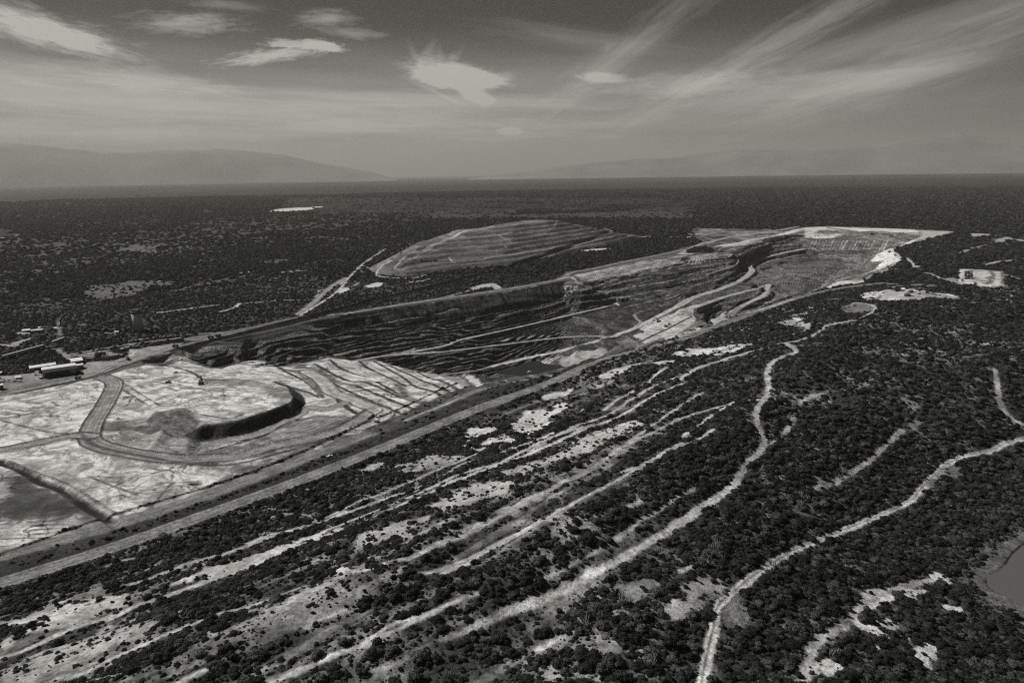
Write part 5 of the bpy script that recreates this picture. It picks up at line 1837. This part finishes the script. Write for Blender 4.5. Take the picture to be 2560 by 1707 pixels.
r_ = ~chosen
cover('bushes', np.concatenate([HX[r_], mid[0]]), np.concatenate([HY[r_], mid[1]]), np.concatenate([HZ[r_], mid[2]]), np.concatenate([HS[r_], mid[3]]), 3, .82,
      'dark bushes and small trees covering the hillside and the plain round the pit')
cover('woodland', np.concatenate([wood1[0], wood2[0]]), np.concatenate([wood1[1], wood2[1]]), np.concatenate([wood1[2], wood2[2]]), np.concatenate([wood1[3], wood2[3]]), 4, .8,
      'dark woodland spreading over the plain beyond the pit')

# --- pale columnar cacti
M_CACT = grey('cactus_skin', .17, .8, .3, 2)


def cactus_mesh(seed):
    rs = np.random.RandomState(seed)
    mb = MB()
    for k in range(rs.randint(9, 15)):
        a = rs.rand() * 6.28
        b = (0.35 * rs.rand() * math.cos(a), .35 * rs.rand() * math.sin(a), -.1)
        o = 1.1 * rs.rand() ** .7
        h = 1.5 + 1.6 * rs.rand()
        m_ = (b[0] + o * .55 * math.cos(a), b[1] + o * .55 * math.sin(a), h * .35)
        t = (b[0] + o * math.cos(a), b[1] + o * math.sin(a), h)
        mb.bar(b, m_, .10, .12, 7)
        mb.bar(m_, t, .12, .07, 7)
    return mb.mesh('cactus', M_CACT, True)


CM = [cactus_mesh(k) for k in range(4)]
spots = [('I', 850, 170, 6, 'on the thicket slope above the ridge track'), ('I', 250, 500, 7, 'beside the ridge track where it narrows'), ('I', 640, 590, 3, 'at the edge of the ridge track'),
         ('H', 1960, 850, 6, 'next to the bare scrape right of centre'), ('H', 1730, 990, 6, 'in the bushes below the long dirt track'), ('H', 2120, 1260, 6, 'near the bottom edge, right of centre'),
         ('F', 1575, 480, 7, 'in the pale gully high on the right slope'), ('F', 810, 1120, 6, 'on the open slope between the two tracks'), ('F', 1150, 925, 4, 'at the end of the curved grey track'),
         ('H', 810, 1360, 3, 'at the bottom edge, in the middle'), ('I', 1100, 1230, 3, 'below the white eroded slope'), ('H', 120, 530, 3, 'by the rubble left of centre')]
for reg, sx, sy, n, wh in spots:
    for k in range(n):
        p = cast(reg, (sx + rnd.gauss(0, 34), sy + rnd.gauss(0, 30)))
        o = bpy.data.objects.new('columnar_cactus', CM[rnd.randrange(4)])
        col.objects.link(o)
        o.location = (p[0], p[1], zat(*p))
        o.rotation_euler = (0, 0, rnd.random() * 6.28)
        s = rnd.uniform(1.2, 2.1)
        o.scale = (s, s, s)
        tag(o, 'pale many-stemmed columnar cactus ' + wh, 'cactus', 'columnar cacti ' + wh)


# ------------------------------------------------------------------ built things
M_WHITE = grey('white_sheet_roof', .72, .5, .08, .3)
M_CLAD = grey('pale_cladding', .42, .6, .12, .3)
M_WALL = grey('grey_wall', .22, .8, .15, .4)
M_DARK = grey('opening_shade', .02, .9, .2, 1)  # near-black tone painting the shade inside open bays
M_CONC = grey('concrete', .42, .9, .22, .12, .05)
M_STEEL = grey('dark_steel', .05, .6, .25, 1)
M_YEL = grey('machine_paint', .22, .5, .2, 1)
M_TYRE = grey('tyre_rubber', .02, .9, .2, 2)
M_GLASS = grey('window_glass', .03, .15, .1, 1)
M_VAN = grey('white_paint', .7, .35, .05, 1)
M_COAL = grey('coal', .018, .95, .4, 1)
M_ROCK = grey('pale_boulder', .6, .9, .2, .8)
M_GREYP = grey('grey_paint', .12, .5, .2, 1)


def mpp(p, z=None):
    """metres covered by one photo pixel at a world point"""
    q = Vector((p[0], p[1], (zat(*p) if z is None else z) - H))
    return q.dot(FWD) / FPX


def top_height(reg, top, base_xy):
    """height of a point seen straight above a known foot"""
    a, e = azel(*px(reg, top))
    return H + math.hypot(*base_xy) * math.tan(e)


# --- coal silo with its conveyor
sb = cast('N', (1815, 468))
sz = zat(*sb)
srad = 12.9 * mpp(sb)
sc_ = (sb[0] + srad * sb[0] / math.hypot(*sb), sb[1] + srad * sb[1] / math.hypot(*sb))
stop = top_height('N', (1815, 178), sc_)
sh = stop - sz
silo = empty('storage_silo', (sc_[0], sc_[1], sz - 1))
tag(silo, 'tall round concrete silo standing alone in the woodland, dark head on top', 'silo')
mb = MB()
mb.bar((0, 0, 0), (0, 0, sh * .86), srad * .80, srad * .98, 40)
mb.build('shaft', M_CONC, silo, True)
mb = MB()
mb.bar((0, 0, sh * .86), (0, 0, sh * .90), srad * .99, srad * 1.02, 40)
mb.bar((0, 0, sh * .90), (0, 0, sh * .97), srad * 1.02, srad * .96, 40)
mb.build('ring_beam', M_STEEL, silo)
mb = MB()
mb.box((0, 0, sh * 1.0), (srad * 1.2, srad * .9, sh * .07))
mb.box((-srad * .8, 0, sh * .985), (srad * .9, srad * .45, sh * .05))
hh = mb.build('head_house', M_GREYP, silo)
MB().box((0, 0, sh * 1.04), (srad * 1.3, srad * 1.0, .5)).build('roof', M_STEEL, hh)
for k in range(10):
    a = 6.283 * k / 10
    MB().box((.985 * srad * math.cos(a) * .9, .985 * srad * math.sin(a) * .9, sh * .44), (.35, .35, sh * .84), a).build('pilaster', M_CONC, silo)
for s in (-1, 1):
    MB().bar((-srad * 1.0, s * 2, sh * .82), (-srad * 1.35, s * 2, sh * .965), .35, .35, 6).build('bracket', M_STEEL, silo)

ca_ = cast('N', (1155, 452))
az_z = zat(*ca_)
A_ = Vector((ca_[0], ca_[1], az_z + 2))
B_ = Vector((sc_[0] - srad * .9, sc_[1], sz - 1 + sh * .975))
conv = empty('conveyor', tuple(A_))
tag(conv, 'long inclined conveyor gallery rising from the trees to the silo head', 'conveyor')
D_ = B_ - A_


def gallery(parent, D_, w, h_, n, matr, ground_z):
    q = D_.to_track_quat('X', 'Z')
    L = D_.length
    side = q @ Vector((0, 1, 0))
    up = q @ Vector((0, 0, 1))
    def bx(o0, o1, hw, z0, z1):
        v = []
        for o_ in (o0, o1):
            b = D_.normalized() * o_
            for s_, zz in ((-1, z0), (1, z0), (1, z1), (-1, z1)):
                v.append(b + side * s_ * hw + up * zz)
        return v, [(0, 1, 2, 3), (7, 6, 5, 4), (0, 4, 5, 1), (1, 5, 6, 2), (2, 6, 7, 3), (3, 7, 4, 0)]
    MB().add(*bx(0, L, w / 2, 0, h_)).build('gallery', matr, parent)
    MB().add(*bx(0, L, w / 2 + .3, h_ + .02, h_ + .5)).build('roof', matr, parent)
    for k in range(1, n):
        p = D_ * (k / n)
        zt = p.z
        gx_, gy_ = parent.location.x + p.x, parent.location.y + p.y
        gz_l = zat(gx_, gy_) - parent.location.z - .5
        if zt - gz_l < 1:
            continue
        mb = MB()
        for s_ in (-1, 1):
            mb.bar(p + side * s_ * w * .4, (p.x + side.x * s_ * w * .8, p.y + side.y * s_ * w * .8, gz_l), .3, .4, 6)
        mb.bar(p + side * w * .55 - Vector((0, 0, (zt - gz_l) * .5)), p - side * w * .55 - Vector((0, 0, (zt - gz_l) * .5)), .2, .2, 5)
        mb.build('trestle', M_STEEL, parent)


gallery(conv, D_, 9.0, .9, 9, M_WHITE, 0)
for reg, a, b, hgt_, lb in [('N', (35, 833), (575, 684), 3.0, 'low covered conveyor with pale roof running through the trees above the warehouses'),
                            ('N', (690, 640), (845, 583), 3.0, 'short far section of covered conveyor among the trees left of the silo')]:
    p0, p1 = cast(reg, a), cast(reg, b)
    c_ = empty('covered_conveyor', (p0[0], p0[1], zat(*p0) + 5))
    gallery(c_, Vector((p1[0] - p0[0], p1[1] - p0[1], zat(*p1) - zat(*p0))), 3.4, 2.0, 10 if a[0] < 100 else 4, M_CLAD, 0)
    tag(c_, lb, 'conveyor')


# --- sheds: front edge between two measured feet
def shed(name, reg, fl, fr, eave, depth, label, cat='building', roofrise=1.6, bays=0, bay_span=(0, .8), windows=0, band=.35, wall=M_WALL, group=None):
    p0, p1 = np.array(cast(reg, fl)), np.array(cast(reg, fr))
    h_ = top_height(reg, eave, p0) - zat(*p0)
    h_ = max(h_, 2.6)
    L = float(np.hypot(*(p1 - p0)))
    rz = math.atan2(p1[1] - p0[1], p1[0] - p0[0])
    z0 = min(zat(*p0), zat(*p1)) - .3
    e = empty(name, (float(p0[0]), float(p0[1]), z0), rz)
    tag(e, label, cat, group)
    D = depth
    hw = h_ + .3
    MB().box((L / 2, D / 2, hw / 2), (L, D, hw)).build('wall', wall, e)
    if band:
        MB().box((L / 2, -.12, hw * (1 - band / 2)), (L + .1, .2, hw * band - .1)).build('cladding_band', M_CLAD, e)
    mb = MB()
    pr = [(-.8, hw + .05), (D / 2, hw + roofrise), (D + .8, hw + .05), (D + .8, hw + .35), (D / 2, hw + roofrise + .35), (-.8, hw + .35)]
    v = [(-.8, p[0], p[1]) for p in pr] + [(L + .8, p[0], p[1]) for p in pr]
    f = [(k, (k + 1) % 6, 6 + (k + 1) % 6, 6 + k) for k in range(6)] + [(0, 5, 4, 1), (1, 4, 3, 2), (6, 7, 10, 11), (7, 8, 9, 10)]
    mb.add(v, f)
    # gables
    mb.add([(0, 0, hw), (0, D, hw), (0, D / 2, hw + roofrise), (L, 0, hw), (L, D, hw), (L, D / 2, hw + roofrise)], [(0, 1, 2), (5, 4, 3)])
    mb.build('roof', M_WHITE, e)
    for k in range(bays):
        w_b = L * (bay_span[1] - bay_span[0]) / bays
        x = L * bay_span[0] + w_b * (k + .5)
        hb = hw * (1 - band) * .92
        MB().box((x, -.10, hb / 2 + .3), (w_b * .84, .26, hb)).build('bay_shade', M_DARK, e)  # dark panel in place of the shaded depth of an open bay
    for k in range(windows):
        x = L * (k + .6) / (windows + .2)
        MB().box((x, -.08, hw * .5), (min(1.6, L * .08), .2, 1.1)).build('window', M_GLASS, e)
    return e


shed('warehouse', 'N', (568, 1076), (1003, 1012), (548, 966), 17, 'largest white-roofed warehouse, a row of dark open bays in its front', bays=8, bay_span=(.06, .8), band=.36)
shed('warehouse', 'N', (398, 990), (735, 940), (388, 944), 16, 'long low white-roofed shed behind the largest warehouse', bays=3, bay_span=(.5, .9), band=0)
shed('warehouse', 'N', (945, 905), (1088, 882), (918, 862), 24, 'white-roofed workshop beyond the right end of the largest warehouse', windows=3, band=0)
shed('annexe', 'N', (1012, 958), (1094, 946), (1000, 908), 9, 'small low annexe at the right end of the largest warehouse', windows=2, band=0, roofrise=.5)
shed('cabin', 'N', (-10, 1232), (50, 1222), (-10, 1170), 10, 'small cabin cut by the left edge, below the parked cars', windows=1, band=0, wall=M_STEEL)
shed('hut', 'N', (205, 1092), (268, 1084), (200, 1070), 8, 'small white-roofed hut left of the largest warehouse, among parked cars', windows=1, band=0)
shed('cabin', 'N', (-10, 1030), (24, 1026), (-10, 1008), 8, 'low white-roofed hut at the left edge, by the trees', band=0)
shed('house', 'N', (288, 472), (386, 464), (288, 455), 14, 'pale-roofed house in the far clearing left of the silo, biggest of three', windows=3, band=0)
shed('house', 'N', (412, 470), (555, 456), (412, 462), 9, 'long narrow white-roofed house in the far clearing left of the silo', windows=5, band=0)
shed('house', 'N', (503, 432), (528, 430), (503, 424), 8, 'tiny white-roofed house behind the long narrow house', windows=1, band=0)
shed('depot_shed', 'O', (1362, 990), (1535, 990), (1362, 966), 26, 'white flat-roofed shed in the pale fenced compound on the right', windows=4, band=0, roofrise=.8)
for a, lb in [(('A', (775, 1226), (800, 1224)), 'tiny pale hut by the track right below the silo'), (('A', (1072, 882), (1084, 881)), 'tiny white hut in the woodland above the silo')]:
    shed('hut', a[0], a[1], a[2], (a[1][0], a[1][1] - 6), 6, lb, band=0, windows=1)


# --- vehicles
def haul_truck(label, reg, p, rz, s=1.0, load=True, group='haul trucks and machines of the mine'):
    w = cast(reg, p)
    e = empty('haul_truck', (w[0], w[1], zat(*w)), rz, s)
    tag(e, label, 'dump truck', group)
    MB().box((0, 0, 2.0), (9.6, 3.0, 1.0)).box((4.6, 0, 1.9), (1.2, 5.4, 1.6)).build('chassis', M_STEEL, e)
    b = MB().prism([(-5.4, 3.6), (-4.9, 2.9), (2.0, 2.7), (3.2, 5.2), (5.6, 5.7), (5.6, 6.0), (3.0, 5.9), (2.0, 5.4), (-5.6, 5.0)], -2.9, 2.9).build('dump_body', M_YEL, e)
    if load:
        MB().box((-1.6, 0, 5.5), (6.2, 4.8, 1.4), 0, (.45, .4)).build('load', M_COAL, e)
    c = MB().box((3.7, 1.2, 4.1), (2.0, 2.3, 2.0)).build('cab', M_YEL, e)
    MB().box((4.72, 1.2, 4.4), (.1, 2.0, 1.0)).build('window', M_GLASS, c)
    for x, y in ((3.4, 2.3), (3.4, -2.3), (-3.0, 2.2), (-3.0, -2.2)):
        d = .6 if x > 0 else 1.0
        q = MB().bar((x, y - d, 1.5), (x, y + d, 1.5), 1.5, 1.5, 18).build('wheel', M_TYRE, e)
        MB().bar((x, y - d - .03, 1.5), (x, y + d + .03, 1.5), .6, .6, 10).build('rim', M_YEL, q)
    return e


def excavator(label, reg, p, rz, s=1.0, mat=None, up=1.0, group='haul trucks and machines of the mine'):
    mat = mat or M_YEL
    w = cast(reg, p)
    e = empty('excavator', (w[0], w[1], zat(*w)), rz, s)
    tag(e, label, 'excavator', group)
    for y in (-1.7, 1.7):
        MB().prism([(-2.9, .35), (-2.4, 0), (2.4, 0), (2.9, .35), (2.9, .95), (2.4, 1.3), (-2.4, 1.3), (-2.9, .95)], y - .4, y + .4).build('track', M_TYRE, e)
    MB().box((-.6, 0, 2.3), (4.6, 3.4, 1.9), 0, (.94, .94)).box((-2.6, 0, 2.1), (1.2, 3.2, 1.6)).build('engine_house', mat, e)
    c = MB().box((1.6, 1.1, 2.9), (1.7, 1.3, 2.0), 0, (.85, .9)).build('cab', mat, e)
    MB().box((2.42, 1.1, 3.1), (.1, 1.0, 1.1)).build('window', M_GLASS, c)
    k1, k2 = Vector((4.9, -.3, 5.6 * up)), Vector((8.2, -.3, 3.4 * up))
    MB().bar((1.3, -.3, 2.2), (3.2, -.3, 5.2 * up), .55, .5, 6).bar((3.2, -.3, 5.2 * up), k1 + Vector((1.2, 0, .2)), .5, .4, 6).build('boom', mat, e)
    MB().bar(k1 + Vector((1.0, 0, .4)), k2, .42, .28, 6).build('stick', mat, e)
    MB().prism([(7.4, 1.6), (8.6, 1.3), (9.1, 2.4), (8.6, 3.5), (7.9, 3.4)], -1.2, .6).build('bucket', M_STEEL, e)
    return e


def dozer(label, reg, p, rz, s=1.0, group='haul trucks and machines of the mine'):
    w = cast(reg, p)
    e = empty('bulldozer', (w[0], w[1], zat(*w)), rz, s)
    tag(e, label, 'bulldozer', group)
    for y in (-1.3, 1.3):
        MB().prism([(-2.2, .4), (-1.7, 0), (1.9, 0), (2.3, .5), (1.6, 1.2), (-1.2, 1.5), (-2.0, 1.1)], y - .35, y + .35).build('track', M_TYRE, e)
    MB().box((.6, 0, 1.5), (3.0, 1.7, 1.4), 0, (.95, .85)).build('hood', M_YEL, e)
    c = MB().box((-1.2, 0, 2.4), (1.8, 1.9, 2.2), 0, (.9, .85)).build('cab', M_YEL, e)
    MB().box((-.26, 0, 2.7), (.1, 1.5, 1.0)).build('window', M_GLASS, c)
    MB().prism([(2.7, .1), (3.3, 0), (3.1, .9), (3.4, 1.8), (3.1, 1.8), (2.8, .9)], -2.1, 2.1).build('blade', M_STEEL, e)
    return e


def pickup(label, reg, p, rz, s=1.0, mat=None, van=False, group='cars and pickups'):
    mat = mat or M_VAN
    w = cast(reg, p)
    e = empty('van' if van else 'pickup', (w[0], w[1], zat(*w)), rz, s)
    tag(e, label, 'van' if van else 'pickup', group)
    if van:
        MB().prism([(-2.6, .45), (2.6, .45), (2.65, 1.2), (1.9, 2.1), (-2.6, 2.15)], -.95, .95).build('body', mat, e)
        MB().prism([(1.94, 1.98), (2.5, 1.34), (2.54, 1.38), (1.98, 2.04)], -.8, .8).build('windscreen', M_GLASS, e)
    else:
        MB().prism([(-2.6, .5), (2.6, .5), (2.65, 1.05), (1.3, 1.2), (.7, 1.85), (-.6, 1.85), (-.75, 1.15), (-2.6, 1.15)], -.92, .92).build('body', mat, e)
        MB().prism([(.78, 1.74), (1.26, 1.24), (1.32, 1.27), (.84, 1.78)], -.75, .75).build('windscreen', M_GLASS, e)
    for x in (-1.65, 1.65):
        for y in (-.85, .85):
            MB().bar((x, y - .14, .4), (x, y + .14, .4), .4, .4, 12).build('wheel', M_TYRE, e)
    return e


haul_truck('dark haul truck on the rim road right of the yard', 'A', (1186, 1318), .35)
haul_truck('first of two haul trucks queueing on the rim road below the silo', 'A', (1424, 1258), .3)
haul_truck('second of two haul trucks queueing on the rim road below the silo', 'A', (1474, 1246), .3, load=False)
haul_truck('laden haul truck on the long straight road near the pit rim', 'E', (2212, 42), .5)
haul_truck('dark truck parked at the far corner of the rim yard', 'N', (1782, 682), .2)
haul_truck('parked truck next to the white van in the rim yard', 'N', (1722, 676), .2, load=False)
haul_truck('left one of two dark trucks parked side by side in the yard', 'N', (1282, 768), .1, .9)
haul_truck('right one of two dark trucks parked side by side in the yard', 'N', (1345, 762), .1, .9)
haul_truck('single truck parked in the middle of the rim yard', 'N', (1600, 716), 1.9, .9, load=False)
haul_truck('truck standing at the track fork under the rim yard', 'N', (1668, 822), 2.2, .8)
haul_truck('truck on the pale ground at the far end of the pit', 'J', (1702, 134), .1, 1.3)
haul_truck('truck on top of the pale spur at the right pit rim', 'O', (152, 464), .4, 1.1)
haul_truck('truck on the grey stockyard near its back edge', 'O', (505, 1122), .2, 1.0)
haul_truck('truck on the grey stockyard near its front edge', 'O', (450, 1182), .1, 1.2)
excavator('tall dark excavator working on the edge of the raised tailings field', 'D', (1358, 298), 1.9, 1.5, M_STEEL, 1.3)
dozer('small bulldozer on the tailings left of the tall excavator', 'D', (1142, 290), 2.8, 1.3)
excavator('pale excavator on the bend of the haul road in the field', 'E', (246, 552), 1.75, 1.25, M_VAN, 1.4)
excavator('big excavator digging on the pale bench by the long road', 'K', (2002, 512), 2.6, 1.6, M_STEEL, 1.2)
dozer('bulldozer on the pale bench right of the big excavator', 'K', (2056, 548), .4, 1.7)
dozer('bulldozer on the far part of the pale bench', 'K', (2082, 532), .2, 1.3)
pickup('small white pickup on the raised tailings field', 'D', (1508, 374), .3, 1.2)
pickup('lone white pickup on the service strip beside the straight road', 'D', (2228, 788), .5, 1.2)
pickup('white pickup on the ramp at the pit floor', 'K', (1508, 676), .4, 1.3)
pickup('white van parked beside trucks in the rim yard', 'N', (1665, 690), .3, 1.7, van=True)
pickup('dark pickup on the edge of the tailings field behind the berm', 'L', (1212, 292), .3, 1.3, M_GREYP)
for k, (x, y) in enumerate([(18, 1112), (44, 1104), (70, 1112), (96, 1100), (122, 1106), (30, 1128), (108, 1120), (186, 1118), (236, 1108), (262, 1116)]):
    pickup(['white', 'dark grey', 'pale grey'][k % 3] + ' car in the crowded parking lot at the left edge', 'N', (x, y), rnd.uniform(-.3, .5), 1.15, [M_VAN, M_STEEL, M_CLAD][k % 3], van=k % 4 == 1, group='cars parked at the left edge')
for k, (x, y) in enumerate([(478, 1030), (500, 1012), (520, 1040), (488, 1000), (536, 1062), (545, 1076)]):
    pickup(['white', 'pale grey'][k % 2] + ' van at the left end of the largest warehouse', 'N', (x, y), rnd.uniform(0, 1.5), 1.3, [M_VAN, M_CLAD][k % 2], van=True, group='vans at the end of the warehouse')
haul_truck('dark lorry on the road in front of the largest warehouse', 'N', (1018, 1078), .3, .8)


# --- containers in the yard and the fenced compound
def container(label, reg, p, rz, s, mat, group):
    w = cast(reg, p)
    e = empty('container', (w[0], w[1], zat(*w)), rz, s)
    tag(e, label, 'container', group)
    mb = MB().box((0, 0, 1.3), (6, 2.4, 2.6))
    for k in range(9):
        mb.box((-2.7 + .67 * k, 0, 1.35), (.18, 2.52, 2.3))
    mb.build('body', mat, e)
    MB().box((3.03, 0, 1.3), (.1, 2.2, 2.3)).build('door', M_GREYP, e)


for r in range(3):
    for c in range(3):
        container('white container stacked in rows behind the workshop', 'N', (1145 + 32 * c + 4 * r, 822 - 20 * r), .12, 1.0, M_VAN if (r + c) % 3 else M_CLAD, 'white containers behind the workshop')
for r in range(7):
    for c in range(3):
        container('dark container in the storage rows of the fenced compound', 'O', (1400 + 48 * c + rnd.uniform(-6, 6), 778 + 19 * r), rnd.uniform(-.1, .1), 1.0, M_STEEL if (r * 3 + c) % 5 else M_CLAD, 'container rows in the compound')
haul_truck('dark lorry left of the white shed in the compound', 'O', (1340, 930), 1.2, .8)
haul_truck('dark lorry right of the white shed in the compound', 'O', (1550, 985), 1.3, .8)

# --- coal train on the loop
RL = smooth([RAIL[k] for k in range(1, 8)], 14)
tp = []
acc = 0.0
STEP = 15.6
pts_ = np.array(RL)
seg_ = np.hypot(*np.diff(pts_, axis=0).T)
cum = np.concatenate([[0], np.cumsum(seg_)])
train = empty('coal_train', (float(pts_[0][0]), float(pts_[0][1]), zat(*pts_[0])))
tag(train, 'very long dark coal train standing on the curved rail loop', 'train')
wag = MB().box((0, 0, 2.1), (13.8, 3.0, 2.6)).box((0, 0, .6), (11, 2.2, .5)).mesh('wagon', M_STEEL)
coal = MB().box((0, 0, 3.6), (13, 2.7, .6), 0, (.9, .4)).mesh('coal_load', M_COAL)
nw = min(96, int(cum[-1] / STEP) - 1)
for k in range(nw):
    d = 8 + k * STEP
    x = float(np.interp(d, cum, pts_[:, 0])); y = float(np.interp(d, cum, pts_[:, 1]))
    x2 = float(np.interp(d + 4, cum, pts_[:, 0])); y2 = float(np.interp(d + 4, cum, pts_[:, 1]))
    o = bpy.data.objects.new('locomotive' if k < 2 else 'wagon', wag if k > 1 else MB().box((0, 0, 2.2), (14.5, 3.1, 3.0)).box((4.6, 0, 4.1), (3.2, 2.9, .9)).mesh('locomotive', M_YEL))
    col.objects.link(o)
    o.parent = train
    o.location = (x - train.location.x, y - train.location.y, zat(x, y) - train.location.z + .3)
    o.rotation_euler = (0, 0, math.atan2(y2 - y, x2 - x))
    if k > 1:
        c = bpy.data.objects.new('coal_load', coal)
        col.objects.link(c)
        c.parent = o

# --- pump raft on the pond
pr = at('K', (1002, 897), POND_Z)
raft = empty('pump_raft', (pr[0], pr[1], POND_Z), .3)
tag(raft, 'small white pump raft floating on the dark pond', 'raft')
for y in (-1.6, 1.6):
    MB().bar((-4.2, y, .15), (4.2, y, .15), .6, .6, 10).build('float', M_VAN, raft)
MB().box((0, 0, .9), (7.6, 4.4, .25)).build('deck', M_CLAD, raft)
MB().box((-1, 0, 1.9), (2.6, 2.2, 1.7)).build('pump_housing', M_VAN, raft)

# --- timber pole by the service strip
for reg, b_, t_, lb in [('D', (1400, 1112), (1398, 1062), 'thin utility pole standing on the grassy strip beside the straight road'),
                        ('N', (1512, 962), (1512, 915), 'utility pole at the fork of the rim road')]:
    w = cast(reg, b_)
    hp = max(7.5, top_height(reg, t_, w) - zat(*w))
    e = empty('utility_pole', (w[0], w[1], zat(*w) - .3))
    tag(e, lb, 'pole')
    MB().bar((0, 0, 0), (0, 0, hp), .22, .14, 8).build('pole', M_BARK, e)
    MB().box((0, 0, hp - .7), (2.4, .15, .15)).build('crossarm', M_BARK, e)

# --- boulders of the stockpile and of the benches
def boulder_mesh(seed):
    rs = np.random.RandomState(seed)
    p = ICO[0].copy()
    p = p * (1 + .5 * (vnoise(p[:, 0] * 1.7 + 20, p[:, 1] * 1.7 + p[:, 2] * 1.3 + 20, seed) - .5) + .12 * (rs.rand(len(p)) - .5))[:, None]
    p = np.round(p * 2.2) / 2.2 * .35 + p * .65
    p[:, 2] = p[:, 2] * .75 + .45
    me = bpy.data.meshes.new('boulder')
    me.from_pydata([tuple(q) for q in p], [], ICO[1])
    me.materials.append(M_ROCK)
    return me


BM = [boulder_mesh(k) for k in range(4)]
for k in range(42):
    x, y = (1235 + rnd.random() * 130, 948 + rnd.random() * 40) if k < 30 else (1400 + rnd.random() * 95, 990 + rnd.random() * 14)
    w = cast('C', (x, y))
    o = bpy.data.objects.new('boulder', BM[k % 4])
    col.objects.link(o)
    s = rnd.uniform(2.2, 4.6)
    o.location = (w[0], w[1], zat(*w) - .2 * s)
    o.scale = (s, s * rnd.uniform(.8, 1.2), s * .8)
    o.rotation_euler = (0, 0, rnd.random() * 6.28)
    tag(o, 'pale boulder heaped at the ' + ('left end' if k < 30 else 'front edge') + ' of the grey stockyard', 'boulder', 'boulders of the stockyard, ' + ('left end' if k < 30 else 'front edge'))
